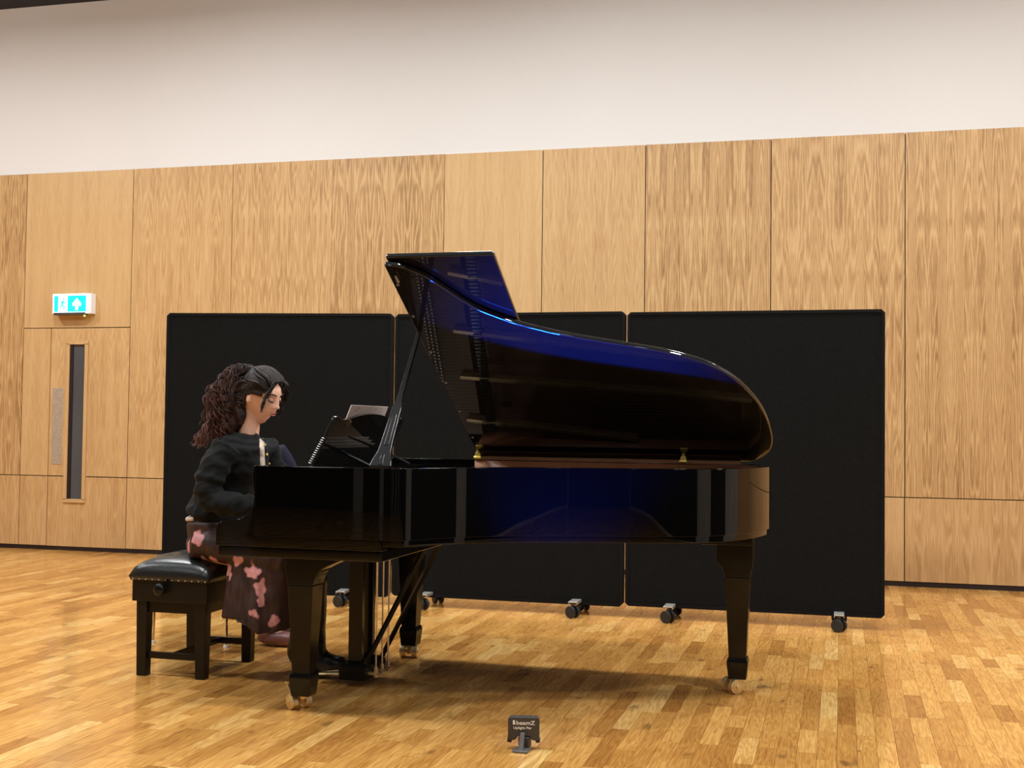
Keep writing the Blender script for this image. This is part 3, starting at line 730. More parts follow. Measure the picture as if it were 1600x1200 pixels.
# spiral bound book leaning at the near end of the desk
sb = empty('spiral_bound_score', (-2.15, 4.80, .95), 'black spiral bound book leaning at the near end of the music desk', 'book')
def bk2(h, s): # h along the slanted spine
    return Vector((-2.118+h*.50, 4.712+s*.5, .976+h*.90))
bm = BM(); prism(bm, [(0, .004), (.125, .004), (.125, .045), (0, .045)], lambda h, s: bk2(h, s), lambda h, s: bk2(h, s)+Vector((.008, 0, -.002))); mk('cover', bm, 'ebony', sb, bevel=.001)
for i in range(13):
    q = bk2(.004+i*.0095, 0); bm = BM()
    bmesh.ops.create_circle(bm, segments=10, radius=.0055, matrix=Matrix.Translation(q) @ Matrix.Rotation(.3, 4, 'Y'))
    vs = [v.co.copy() for v in bm.verts]; bm.clear(); tube(bm, vs+[vs[0]], .0013, 5, False); mk('binding_ring', bm, 'print', sb)

# ------------------------------------------------------------------ piano bench
bench = empty('piano_bench', (-2.89, 5.21, 0), 'black padded leather piano bench with studs and a round knob, under the pianist', 'bench')
BX0, BX1, BY0, BY1 = -3.085, -2.712, 4.965, 5.475
bm = BM()
nx_, ny_ = 22, 30
def cush(u, v):
    x = BX0-.012+(BX1-BX0+.024)*u; y = BY0-.012+(BY1-BY0+.024)*v
    e = min(1, (1-abs(2*u-1)**4.5)*1.0) * min(1, (1-abs(2*v-1)**6))
    z = .448+.066*max(0, e)**.30+.030*max(0, 1-abs(2*u-1)**2.2)*max(0, 1-abs(2*v-1)**3)
    for (cu, cv) in ((.33, .25), (.67, .25), (.33, .5), (.67, .5), (.33, .75), (.67, .75)):
        d = math.hypot((u-cu)*.4, (v-cv)*.55); z -= .014*math.exp(-(d/.018)**2)
    for cu in (.66,): z -= .004*math.exp(-((u-cu)*.4/.006)**2)*(1 if v < .25 else .4)
    return (x, y, z)
G = [[bm.verts.new(cush(i/nx_, j/ny_)) for j in range(ny_+1)] for i in range(nx_+1)]
for i in range(nx_):
    for j in range(ny_): bm.faces.new((G[i][j], G[i+1][j], G[i+1][j+1], G[i][j+1]))
def sc_in(x, y): return (x*.0+((BX0+BX1)/2+(x-(BX0+BX1)/2)*.965), (BY0+BY1)/2+(y-(BY0+BY1)/2)*.97)
border = [G[i][0] for i in range(nx_)] + [G[nx_][j] for j in range(ny_)] + [G[i][ny_] for i in range(nx_, 0, -1)] + [G[0][j] for j in range(ny_, 0, -1)]
lowb = [bm.verts.new((*sc_in(v.co.x, v.co.y), .428)) for v in border]
for k in range(len(border)): j = (k+1) % len(border); bm.faces.new((border[j], border[k], lowb[k], lowb[j]))
bm.faces.new(lowb); bmesh.ops.recalc_face_normals(bm, faces=bm.faces[:])
cu = mk('seat_cushion', bm, 'leather', bench, smooth=True)
bm = BM(); box(bm, BX0, BX1, BY0, BY1, .335, .43); mk('bench_box', bm, 'darkwood', bench, bevel=.003)
bm = BM(); box(bm, BX0+.028, BX1-.028, BY0+.022, BY1-.022, .285, .335); mk('apron', bm, 'darkwood', bench, bevel=.002)
n = 0
for k in range(12):
    x = BX0+.006+k*(BX1-BX0-.012)/11; bm = BM(); ellip(bm, (x, BY0-.006, .436), (.0042, .003, .0042), None, 10, 8); mk('stud', bm, 'silver', cu)
for k in range(1, 16):
    y = BY0+k*(BY1-BY0)/16; bm = BM(); ellip(bm, (BX1+.006, y, .436), (.003, .0042, .0042), None, 10, 8); mk('stud', bm, 'silver', cu)
kx = BX0+.155
bm = BM(); tube(bm, [(kx, BY0+.005, .394), (kx, BY0-.012, .394), (kx, BY0-.014, .394), (kx, BY0-.022, .394), (kx, BY0-.034, .394), (kx, BY0-.042, .394), (kx, BY0-.045, .394)], [.012, .012, .016, .026, .028, .024, .012], 24); mk('adjuster_knob', bm, 'leglac', bench, smooth=True)
for lx, ly_ in ((BX0+.045, BY0+.035), (BX1-.035, BY0+.035), (BX0+.045, BY1-.035), (BX1-.035, BY1-.035)):
    bm = BM(); hexa(bm, rect(lx, ly_, .023, .023, 0), rect(lx, ly_, .027, .027, .335)); mk('leg', bm, 'darkwood', bench, bevel=.003)
for y in (BY0+.035, BY1-.035):
    bm = BM(); box(bm, BX0+.05, BX1-.045, y-.008, y+.008, .078, .108); mk('stretcher', bm, 'darkwood', bench, bevel=.002)
bm = BM(); box(bm, (BX0+BX1)/2-.008, (BX0+BX1)/2+.008, BY0+.04, BY1-.04, .080, .106); mk('stretcher', bm, 'darkwood', bench, bevel=.002)

# ------------------------------------------------------------------ uplight on the floor
up_ = empty('floor_uplight', (-1.08, 4.27, 0), 'small grey battery uplight with white lettering on the floor in front of the piano', 'stage light')
UR = Matrix.Rotation(math.radians(3), 3, 'X'); UZ = Matrix.Rotation(math.radians(13), 3, 'Z')
uc = Vector((-1.080, 4.262, .0755))
def U(x, y, z): return uc + UZ @ (UR @ Vector((x, y*.62, z*.84)))
def ubm(bm):
    for v in bm.verts: v.co = U(*v.co)
    return bm
bm = BM(); P = [(-.056, -.046), (-.056, .040), (-.050, .048), (.050, .048), (.056, .040), (.056, -.046), (.050, -.052), (.032, -.052), (.020, -.034), (-.020, -.034), (-.032, -.052), (-.050, -.052)]
prism(bm, P, lambda x, z: (x, 0, z), lambda x, z: (x*.94, .062, z*.90)); mk('housing', ubm(bm), 'greyplast', up_, bevel=.004, angle=25)
bm = BM(); 
for s in (-1, 1): 
    bm = BM(); box(bm, s*.050-.008, s*.050+.008, .004, .060, -.062, -.046); mk('corner_foot', ubm(bm), 'rubber', up_, bevel=.004)
bm = BM(); cyl(bm, (0, .060, .008), (0, .066, .008), .030, 28); mk('lens', ubm(bm), 'lens', up_)
bm = BM(); hexa(bm, [(-1.092, 4.225, .004), (-1.072, 4.222, .004), (-1.072, 4.234, .004), (-1.092, 4.237, .004)], [(-1.090, 4.253, .062), (-1.074, 4.250, .062), (-1.074, 4.262, .062), (-1.090, 4.265, .062)]); mk('stand_stem', bm, 'greyplast2', up_, bevel=.002)
bm = BM(); box(bm, -1.110, -1.054, 4.215, 4.275, .0, .008); mk('stand_foot', bm, 'greyplast2', up_, bevel=.004)
bm = BM(); box(bm, -1.10, -1.06, 4.262, 4.300, .006, .045); mk('battery_block', bm, 'greyplast', up_, bevel=.004)
def text(body, size, x, z, name, bold=.0012):
    cu_ = bpy.data.curves.new('t', 'FONT'); cu_.body = body; cu_.size = size; cu_.offset = bold; cu_.extrude = .0004; cu_.align_x = 'LEFT'
    to = bpy.data.objects.new('t', cu_); COL.objects.link(to); dg = bpy.context.evaluated_depsgraph_get(); dg.update()
    me = bpy.data.meshes.new_from_object(to.evaluated_get(dg)); bpy.data.objects.remove(to)
    bm = BM(); bm.from_mesh(me); bpy.data.meshes.remove(me)
    for v in bm.verts: v.co = Vector((x+v.co.x, -.0022-v.co.z, z+v.co.y))
    return mk(name, ubm(bm), 'print', up_)
text('beamZ', .0235, -.027, .016, 'lettering', .0004)
text('Uplight Par', .0145, -.037, -.002, 'lettering', .0003)
bm = BM(); P = [(-.0385, .016), (-.0385, .035), (-.034, .035), (-.030, .031), (-.0325, .0265), (-.029, .022), (-.0295, .018), (-.033, .016)]
prism(bm, P, lambda x, z: (x, -.0026, z), lambda x, z: (x, -.0018, z)); mk('logo', ubm(bm), 'print', up_)


# ------------------------------------------------------------------ people
def head_bm(bm, T, detail=(72, 54)):
    """head facing +X in its own frame; T maps to the world. half sizes about .098 .076 .115"""
    nu, nv = detail; rows = []
    def G(y, z, cy, cz, sy, sz): return math.exp(-((y-cy)/sy)**2-((z-cz)/sz)**2)
    for j in range(nv+1):
        th = PI*j/nv; row = []
        for i in range(nu):
            ph = 2*PI*i/nu
            dx, dy, dz = math.sin(th)*math.cos(ph), math.sin(th)*math.sin(ph), math.cos(th)
            x, y, z = dx*.094, dy*.075, dz*.116
            if dx < 0: x *= 1.02
            if z < 0:
                k = -z/.116
                y *= 1-.34*k**1.6
                if dx < 0: x *= 1-.50*k**1.1
                else: x *= 1-.04*k
            front = max(0, dx)**.7
            if dx > 0:
                x = x*(1-.10*max(0, 1-abs(y)/.05)*0)
                a = 0
                a += .010*G(y, z, 0, .050, .05, .030)          # forehead
                a -= .011*G(y, z, .032, .010, .017, .014) + .011*G(y, z, -.032, .010, .017, .014)   # sockets
                a += .006*G(y, z, .033, .030, .02, .008) + .006*G(y, z, -.033, .030, .02, .008)
                a += .014*G(y, z, 0, -.004, .010, .022) + .022*G(y, z, 0, -.026, .011, .011)        # nose
                a += .005*G(y, z, .013, -.030, .007, .007) + .005*G(y, z, -.013, -.030, .007, .007)
                a += .006*G(y, z, .040, -.022, .02, .02) + .006*G(y, z, -.040, -.022, .02, .02)
                a += .009*G(y, z, 0, -.052, .022, .007) + .009*G(y, z, 0, -.066, .019, .007)
                a -= .004*G(y, z, 0, -.059, .022, .0025)
                a += .009*G(y, z, 0, -.094, .022, .016)
                a -= .003*G(y, z, 0, -.080, .02, .006)
                x += a*min(1, front*1.6)
            row.append(bm.verts.new(T @ Vector((x, y, z))))
            if j in (0, nv): break
        rows.append(row)
    for j in range(nv):
        A, B = rows[j], rows[j+1]
        for i in range(nu):
            i2 = (i+1) % nu
            if len(A) == 1: bm.faces.new((A[0], B[i], B[i2]))
            elif len(B) == 1: bm.faces.new((A[i], B[0], A[i2]))
            else: bm.faces.new((A[i], B[i], B[i2], A[i2]))
    for s in (-1, 1):
        R = Matrix.Rotation(s*.35, 3, 'Z')
        R4 = (T.to_3x3() @ R)
        ellip(bm, T @ Vector((-.004, s*.078, -.004)), (.016, .006, .030), R4, 14, 10)
        ellip(bm, T @ Vector((.002, s*.077, -.020)), (.011, .006, .014), R4, 12, 8)

def hand_bm(bm, wrist, fwd, side, s, curl=1.0):
    """relaxed playing hand: palm and five separate bent fingers; side = direction of the thumb"""
    up = Vector((0, 0, 1)); f = Vector(fwd).normalized(); t = Vector(side).normalized(); w0 = Vector(wrist)
    tube(bm, [w0-f*.02, w0+f*.02, w0+f*.05+up*.004, w0+f*.085+up*.002], [(.017, .026), (.016, .031), (.0155, .038), (.011, .037)], 14, up=(0, 0, 1))
    Ls = (.082, .092, .086, .068)
    for k in range(4):
        off = .029-k*.0195
        b = w0+f*(.078-.004*abs(k-1.2))+t*off; L = Ls[k]*s
        p1 = b+f*L*.42+up*.012*curl; p2 = p1+f*L*.28-up*.012*curl; p3 = p2+f*L*.16-up*.022*curl
        tube(bm, smoothpts([b-f*.02, b, p1, p2, p3], 3), [.0092]*4+[.0090]*3+[.0086]*3+[.0078]*2+[.0066], 10)
    b = w0+f*.018+t*.024-up*.004
    p1 = b+f*.035+t*.026-up*.006; p2 = p1+f*.032+t*.008-up*.010
    tube(bm, smoothpts([b-f*.01, b, p1, p2], 3), [.0115]*4+[.0105]*3+[.009]*2+[.0078], 10)

def color_attr(o, name, fn):
    me = o.data; a = me.color_attributes.new(name, 'FLOAT_COLOR', 'POINT'); W = wloc(o)
    for i, v in enumerate(me.vertices): a.data[i].color = fn(v.co+W)

# --- the pianist
pn = empty('person', (-2.75, 5.17, .0), 'woman in black cropped jacket and dark flowered skirt seated playing the piano', 'person')
HC = Vector((-2.566, 5.152, 1.266))
HT = Matrix.Translation(HC) @ Matrix.Rotation(math.radians(-9), 4, 'Z') @ Matrix.Rotation(math.radians(17), 4, 'Y') @ Matrix.Rotation(math.radians(3), 4, 'X') @ Matrix.Diagonal((1.02, 1.02, 1.0, 1))
bm = BM(); head_bm(bm, HT)
neck = [(-2.635, 5.155, 1.045), (-2.630, 5.155, 1.09), (-2.618, 5.152, 1.135), (-2.606, 5.150, 1.18), (-2.598, 5.150, 1.22)]
tube(bm, neck, [(.036, .040), (.037, .040), (.038, .040), (.041, .043), (.044, .044)], 20)
# trunk, arms, legs
tube(bm, smoothpts([(-2.775, 5.16, .56), (-2.775, 5.16, .66), (-2.745, 5.16, .78), (-2.70, 5.16, .90), (-2.66, 5.157, 1.00), (-2.635, 5.155, 1.04), (-2.625, 5.155, 1.07)], 4),
     [(.10, .15)]*5+[(.085, .12)]*8+[(.088, .125)]*4+[(.075, .125)]*4+[(.05, .08)]*3+[(.04, .05)], 24, up=(1, 0, 0))
RS = [(-2.650, 5.015, 1.030), (-2.695, 4.955, .91), (-2.690, 4.940, .805), (-2.580, 4.955, .780), (-2.475, 4.985, .778)]
LS = [(-2.615, 5.300, 1.030), (-2.61, 5.375, .93), (-2.59, 5.395, .83), (-2.53, 5.385, .790), (-2.46, 5.37, .778)]
for P in (RS, LS):
    q = smoothpts(P, 5); n = len(q); tube(bm, q, [(.038-.014*i/(n-1)) for i in range(n)], 14)
hand_bm(bm, (-2.455, 4.99, .775), (1, .03, -.12), (0, 1, 0), 1.0); hand_bm(bm, (-2.44, 5.368, .775), (1, -.03, -.12), (0, -1, 0), 1.0)
RL = [(-2.77, 5.085, .585), (-2.55, 5.075, .55), (-2.330, 5.09, .505), (-2.285, 5.14, .30), (-2.300, 5.19, .085), (-2.22, 5.19, .052), (-2.15, 5.19, .055)]
LL = [(-2.77, 5.245, .585), (-2.56, 5.27, .55), (-2.350, 5.28, .505), (-2.385, 5.285, .30), (-2.43, 5.29, .085), (-2.35, 5.295, .045), (-2.28, 5.295, .035)]
for P in (RL, LL):
    q = smoothpts(P, 5); n = len(q); rr = [.078, .066, .052, .042, .032, .030, .022]
    tube(bm, q, [rr[min(i//5, 6)]*(1-(i % 5)/5)+rr[min(i//5+1, 6)]*((i % 5)/5) for i in range(n)], 16)
body = mk('body', remeshed(bm, .0042, 2), 'skin', pn, smooth=True)
def hp(x, y, z): return HT @ Vector((x, y, z))
# face details
for s in (-1, 1):
    bm = BM(); ellip(bm, hp(.0795, s*.031, .008), (.011, .0125, .010), HT.to_3x3(), 16, 12); e = mk('eyelid', bm, 'skin', pn, smooth=True)
    bm = BM(); tube(bm, [hp(.0820, s*.048, .003), hp(.0905, s*.038, -.0015), hp(.0935, s*.029, -.0025), hp(.0910, s*.019, .000)], [.0014, .0032, .0034, .0016], 6); mk('eyelash', bm, 'lash', pn)
    bm = BM(); tube(bm, [hp(.0780, s*.052, .028), hp(.0900, s*.040, .0345), hp(.0970, s*.026, .0325), hp(.0995, s*.015, .028)], [.0012, .0030, .0030, .0016], 6, up=(0, 0, 1)); mk('eyebrow', bm, 'lash', pn)
bm = BM(); ellip(bm, hp(.0945, 0, -.0535), (.0058, .018, .0036), HT.to_3x3(), 16, 8); mk('upper_lip', bm, 'lips', pn, smooth=True)
bm = BM(); ellip(bm, hp(.0930, 0, -.0635), (.0060, .0155, .0044), HT.to_3x3(), 16, 8); mk('lower_lip', bm, 'lips', pn, smooth=True)
# jacket
def jacket(col, name, sh, RSp, LSp, hem, neck_c, mat, par, vox=.006, label=None):
    bm = BM()
    tube(bm, smoothpts(sh, 4), hem, 28, up=(1, 0, 0))
    for P in (RSp, LSp):
        q = smoothpts(P, 6); n = len(q)
        rad = []
        for i in range(n):
            f = i/(n-1); r = .068-.022*f+.004*math.sin(i*2.1)+.003*math.sin(i*3.7+1)
            rad.append(r)
        tube(bm, q, rad, 16)
    bm = remeshed(bm, vox, 8)
    for v in bm.verts:
        c = v.co; nn = noise.noise(Vector((c.x*9, c.y*9, c.z*16)))*.008+noise.noise(Vector((c.x*22, c.y*22, c.z*38)))*.0045+(1-abs(noise.noise(Vector((c.x*8+c.z*10, c.y*10, c.z*15-c.x*14))))*2.6)*.0045
        v.co += v.normal*nn
    return mk(name, bm, mat, par, smooth=True)
shp = [(-2.780, 5.16, .712), (-2.768, 5.16, .76), (-2.738, 5.16, .83), (-2.695, 5.16, .92), (-2.658, 5.158, 1.00), (-2.644, 5.156, 1.055), (-2.634, 5.155, 1.100)]
hm = [(.120, .165)]*4+[(.114, .155)]*5+[(.114, .155)]*4+[(.116, .165)]*4+[(.104, .170)]*3+[(.082, .135)]*2+[(.060, .085)]*2+[(.046, .050)]
def cut(P): return [P[0], P[1], P[2], P[3], tuple(Vector(P[3])*.15+Vector(P[4])*.85)]
jk = jacket(None, 'jacket', shp, cut(RS), cut(LS), hm, None, 'jacket', pn)
from mathutils.bvhtree import BVHTree
def hitter(o):
    W = wloc(o); me = o.data
    t = BVHTree.FromPolygons([v.co+W for v in me.vertices], [p.vertices[:] for p in me.polygons])
    def h(px, py):
        d = (_f+_r*((px-800)/1930)-_u*((py-600)/1930)).normalized(); r = t.ray_cast(Vector((0, 0, EYE)), d)
        return r[0], r[1]
    return h
jh = hitter(jk)
bm = BM(); L_, R_ = [], []
for k in range(10):
    y = 680+k*6; a, na = jh(405.0+k*.2, y); b, nb = jh(411.0+k*.2, y)
    if a is None or b is None: continue
    L_.append((bm.verts.new(a+na*.005), bm.verts.new(a-na*.004))); R_.append((bm.verts.new(b+nb*.006), bm.verts.new(b-nb*.004)))
for k in range(len(L_)-1):
    bm.faces.new((L_[k][0], L_[k+1][0], R_[k+1][0], R_[k][0])); bm.faces.new((L_[k][0], L_[k][1], L_[k+1][1], L_[k+1][0])); bm.faces.new((R_[k+1][0], R_[k+1][1], R_[k][1], R_[k][0]))
mk('shirt_front', bm, 'cream', pn, smooth=True)
for (px, py) in ((413, 696), (416, 710), (420, 724)):
    c, nn_ = jh(px, py)
    if c is None: continue
    bm = BM(); ellip(bm, c+nn_*.003, (.0062, .0062, .0062), None, 12, 8); mk('jacket_button', bm, 'gold', pn, smooth=True)
bm = BM()
hp_ = [(-2.782+.117*math.cos(a), 5.16+.162*math.sin(a), .704+.004*math.sin(3*a)) for a in [math.radians(d) for d in range(170, 262, 8)]]
tube(bm, hp_, [(.009, .005)]*len(hp_), 8); mk('shirt_hem', bm, 'cream', pn, smooth=True)
# skirt
bm = BM()
tube(bm, smoothpts([(-2.775, 5.165, .725), (-2.775, 5.165, .67), (-2.765, 5.165, .60), (-2.745, 5.165, .565)], 4), [(.104, .155)]*3+[(.118, .175)]*4+[(.13, .19)]*4+[(.10, .18), (.08, .15)], 26, up=(1, 0, 0))
for y, dy in ((5.075, .0), (5.27, .0)):
    tube(bm, smoothpts([(-2.80, y, .605), (-2.62, y-.005, .578), (-2.46, y, .545), (-2.375, y+.01, .515)], 4), [(.080, .105)]*5+[(.072, .10)]*5+[(.062, .085)]*2+[(.045, .06)], 20, up=(0, 0, 1))
# hanging cloth: closed wavy slab from the lap to the hem
hang = [(-2.655, 5.0), (-2.60, 4.985), (-2.54, 4.995), (-2.48, 4.985), (-2.42, 5.0), (-2.365, 5.02), (-2.345, 5.10), (-2.35, 5.20), (-2.36, 5.30), (-2.42, 5.35), (-2.50, 5.33), (-2.58, 5.31), (-2.63, 5.2), (-2.65, 5.1)]
rows = []
for k in range(12):
    f = k/11; z = .56-f*.33; row = []
    for i, (x, y) in enumerate(hang):
        cx, cy = -2.50, 5.17
        zz = z+(.030*math.sin(i*1.1+1)+(.05 if x < -2.58 else 0)*1.0)*f**2 * .6
        sx = x + .018*math.sin(i*2.3)*f + (.02 if x < -2.55 else 0)*(1-f)
        sy = y - (.012 if y < 5.1 else 0)*f + .012*math.sin(i*1.9+.5)*f
        row.append(bm.verts.new((sx, sy, zz)))
    rows.append(row)
n = len(hang)
for k in range(11):
    for i in range(n): j = (i+1) % n; bm.faces.new((rows[k][i], rows[k][j], rows[k+1][j], rows[k+1][i]))
bm.faces.new(rows[0][::-1]); bm.faces.new(rows[-1])
bmesh.ops.recalc_face_normals(bm, faces=bm.faces[:])
bm = remeshed(bm, .0055, 6)
for v in bm.verts:
    c = v.co; w_ = max(0, min(1, (.55-c.z)/.2))
    nn = noise.noise(Vector((c.x*26, c.y*26, c.z*3.5)))*.010*w_+noise.noise(Vector((c.x*12, c.y*12, c.z*14)))*.006
    v.co += v.normal*nn
sk = mk('skirt', bm, 'skirt', pn, smooth=True)
FW = [] # flower centres, filled from image positions on the near side
def onplane(px, py, Y):
    d = _f+_r*((px-800)/1930)-_u*((py-600)/1930); k = Y/d.y; return Vector((0, 0, EYE))+d*k
for (px, py, Y, rx, rz) in ((308, 841, 4.97, .028, .034), (293, 852, 5.0, .012, .034), (313, 874, 4.99, .018, .020), (331, 875, 4.99, .018, .022), (371, 877, 4.98, .032, .026), (355, 895, 4.98, .018, .028), (393, 892, 4.97, .036, .034),
                            (404, 920, 4.98, .024, .036), (409, 940, 4.98, .016, .022), (397, 958, 4.98, .026, .018), (424, 970, 4.98, .022, .026)):
    FW.append((onplane(px, py, Y), rx, rz))
rf = random.Random(3)
for k in range(22): FW.append((Vector((rf.uniform(-2.95, -2.35), rf.uniform(5.2, 5.4), rf.uniform(.25, .7))), rf.uniform(.018, .03), rf.uniform(.02, .035)))
BR = Vector((.040, .015, .014)); PK = Vector((.72, .33, .34))
def skc(c):
    v = 9
    for p, rx, rz in FW:
        dx, dy, dz = c.x-p.x, c.y-p.y, c.z-p.z
        if abs(dy) > .11: continue
        d = math.hypot(dx/rx, dz/rz); 
        if d < 2: d += .75*noise.noise(Vector((c.x*38+p.x*90, 3.1, c.z*38)))+.10*math.sin(3*math.atan2(dz, dx)+p.x*50)
        v = min(v, d)
    t = max(0, min(1, (1.0-v)/.12)); cc = BR*(1+.6*noise.noise(Vector((c.x*18, c.y*18, c.z*18)))+.7*noise.noise(Vector((c.x*70, c.y*30, c.z*12))))*(1-t)+PK*(1+.25*noise.noise(Vector((c.x*60, 1, c.z*60))))*t  # random brown mottle, plus vertical streaks painting fold shade into the cloth colour
    return (cc.x, cc.y, cc.z, 1)
color_attr(sk, 'print', skc)
# boots
def boot(P, rads, toe, par, mat='boot', name='boot'):
    bm = BM(); q = smoothpts(P, 4); n = len(q); rr = []
    for i in range(n):
        f = i/4; k = min(int(f), len(rads)-2); t = f-k
        a, b = rads[k], rads[k+1]; rr.append((a[0]*(1-t)+b[0]*t, a[1]*(1-t)+b[1]*t))
    tube(bm, q, rr, 18, up=(0, 1, 0))
    sole = [(P[-1][0]+.035, P[-1][1], toe), (P[-1][0]-.02, P[-1][1], toe-.006)]
    ellip(bm, (P[-1][0]-.01, P[-1][1], P[-1][2]-.006), (.05, .040, .026), None, 18, 12)
    bm = remeshed(bm, .005, 3)
    for v in bm.verts: v.co += v.normal*noise.noise(Vector(v.co)*22)*.003
    return mk(name, bm, mat, par, smooth=True)
b1 = boot([(-2.275, 5.14, .46), (-2.280, 5.15, .30), (-2.286, 5.175, .16), (-2.275, 5.19, .088), (-2.21, 5.19, .062), (-2.15, 5.19, .070)], [(.064, .058), (.060, .055), (.050, .050), (.054, .056), (.048, .046), (.040, .030)], .03, pn)
bm = BM(); tube(bm, [(-2.352, 5.19, .012), (-2.30, 5.19, .010), (-2.25, 5.19, .016), (-2.18, 5.19, .030), (-2.12, 5.19, .050)], [(.030, .011), (.034, .011), (.036, .008), (.041, .007), (.026, .006)], 14, up=(0, 1, 0)); mk('boot_sole', bm, 'rubber', b1, smooth=True)
b2 = boot([(-2.37, 5.285, .42), (-2.385, 5.285, .28), (-2.42, 5.29, .14), (-2.42, 5.29, .075), (-2.36, 5.295, .045), (-2.30, 5.295, .038)], [(.056, .054), (.054, .050), (.044, .042), (.044, .046), (.042, .034), (.040, .026)], .01, pn)

# hair
def tonef(c):
    t = max(0, min(1, (c.x+2.60)/-.20)); dn = max(0, min(1, (1.28-c.z)/.2)); n_ = .5+.5*noise.noise(Vector(c)*38)
    a = Vector((.016, .0095, .0085)); b = Vector((.15, .055, .036))
    k = max(0, min(1, .65*t+.35*dn*t+.35*(n_-.5))); q = a*(1-k)+b*k; q = q*(.7+.7*n_); return (q.x, q.y, q.z, 1)
bm = BM(); nu, nv = 60, 36
cap = {}
for j in range(nv+1):
    th = PI*.80*j/nv
    for i in range(nu):
        ph = 2*PI*i/nu; dx, dy, dz = math.sin(th)*math.cos(ph), math.sin(th)*math.sin(ph), math.cos(th)
        r_ = 1.0+.035*noise.noise(Vector((dx*3, dy*14, dz*3)))+.02*noise.noise(Vector((dx*9, dy*30, dz*9)))
        cap[(i, j)] = (Vector((dx*.108*r_-.004, dy*.087*r_, dz*.130*r_+.002)), dx, dy, dz)
def hairy(dx, dy, dz, y):
    lim = .66-.55*abs(dy)**1.1           # hairline, lower over the temples
    if dx > .12: return dz > lim-.0 or (abs(dy) > .74 and dz > .16-.1*dx and dx < .55)
    return dz > -.62 and not (abs(dy) > .80 and dz < .06 and dx > -.14)
vm = {}
def gv(k):
    if k not in vm: vm[k] = bm.verts.new(HT @ cap[k][0])
    return vm[k]
for j in range(nv):
    for i in range(nu):
        i2 = (i+1) % nu; ks = [(i, j), (i, j+1), (i2, j+1), (i2, j)]
        c = [sum(cap[k][m] for k in ks)/4 for m in (1, 2, 3)]
        if hairy(*c, 0):
            ks2 = ks if j else [(0, 0), (i, 1), (i2, 1)]
            try: bm.faces.new([gv(k) for k in (ks if j else ks2)])
            except ValueError: pass
hc = mk('hair_cap', bm, 'hair', pn, smooth=True); color_attr(hc, 'tone', tonef)
md = hc.modifiers.new('sol', 'SOLIDIFY'); md.thickness = .012; md.offset = -1
def lock(bm, P, r0, amp, freq, ph, n=26, taper=.35, ns=6):
    q = smoothpts(P, max(2, n//(len(P)-1))); m = len(q); out = []; rad = []
    for i, p in enumerate(q):
        f = i/(m-1); d = (q[min(i+1, m-1)]-q[max(i-1, 0)]).normalized()
        s1 = d.cross(Vector((0, 1, 0)));  s1 = s1.normalized() if s1.length > .1 else Vector((1, 0, 0)); s2 = d.cross(s1)
        a = amp*min(1, f*2.5)
        out.append(p+s1*a*math.sin(freq*f+ph)+s2*a*math.cos(freq*f+ph)); rad.append((r0*(1-(1-taper)*f**2), r0*.55*(1-(1-taper)*f**2)))
    tube(bm, out, rad, ns)
rh = random.Random(11)
def U_(a, b): return rh.uniform(a, b)
bm = BM()
tie = hp(-.068, 0, .095)
# soft mass of hair under the single locks
bv = BM()
for (c, r) in (((-2.665, 5.155, 1.315), (.055, .075, .070)), ((-2.690, 5.155, 1.255), (.070, .092, .085)), ((-2.700, 5.155, 1.190), (.075, .095, .080)), ((-2.705, 5.150, 1.130), (.065, .088, .055)), ((-2.645, 5.155, 1.19), (.04, .080, .085))):
    ellip(bv, c, r, None, 20, 14)
bv = remeshed(bv, .006, 6)
for v in bv.verts:
    c = v.co; v.co += v.normal*(noise.noise(Vector((c.x*30, c.y*30, c.z*14)))*.018+noise.noise(Vector((c.x*75, c.y*75, c.z*30)))*.008)
hv = mk('hair_mass', bv, 'hair', pn, smooth=True); color_attr(hv, 'tone', tonef)
for k in range(720):
    # half from the tie, the others from the back of the head
    if k % 2: s0 = tie+Vector((U_(-.02, .01), U_(-.02, .02), U_(-.01, .015)))
    else:
        s0 = hp(U_(-.105, -.05), U_(-.085, .085), U_(-.05, .07))
    lat = U_(-1, 1); dpt = U_(0, 1); L = U_(.30, 1.0) 
    endx = -2.655-.145*dpt; endz = 1.325-.25*L-(.055*dpt*L)
    e = Vector((endx, 5.155+lat*.105, endz))
    m1 = Vector((s0.x-.03-.045*dpt, 5.155+lat*.060+.3*(s0.y-5.155), s0.z-.005+.008*dpt)); m2 = Vector((-2.685-.085*dpt, 5.155+lat*.115, 1.33-.12*L+.01*dpt))
    lock(bm, [s0, m1, m2, e], U_(.0018, .0045), U_(.006, .017), U_(16, 44), U_(0, 6.3), 40)
for k in range(40):  # tips that fall over the shoulder
    l_ = U_(-1, 1); lock(bm, [Vector((-2.74, 5.14+l_*.05, 1.23)), Vector((-2.765, 5.10+l_*.06, 1.15)), Vector((-2.785+U_(-.02, .03), 5.06+l_*.07, 1.085)), Vector((-2.805+U_(-.02, .04), 5.04+l_*.06, 1.03+U_(-.01, .04)))], U_(.003, .005), .007, U_(12, 26), U_(0, 6))
hr = mk('curly_hair', bm, 'hair', pn, smooth=True, kind='stuff'); color_attr(hr, 'tone', tonef)
bm = BM() # face framing curls
for s, x0 in ((-1, 0), (1, 0)):
    for k in range(26):
        o = U_(-.010, .010); zz = U_(-.05, .0)
        lock(bm, [hp(.060+o, s*.045, .100), hp(.092, s*(.055+o), .075), hp(.088+o, s*(.072), .035), hp(.080+o, s*(.076+o), .0+zz*.3), hp(.076+o, s*(.068+o), -.020+zz*.8)], U_(.0012, .0028), U_(.003, .008), U_(10, 22), U_(0, 6))
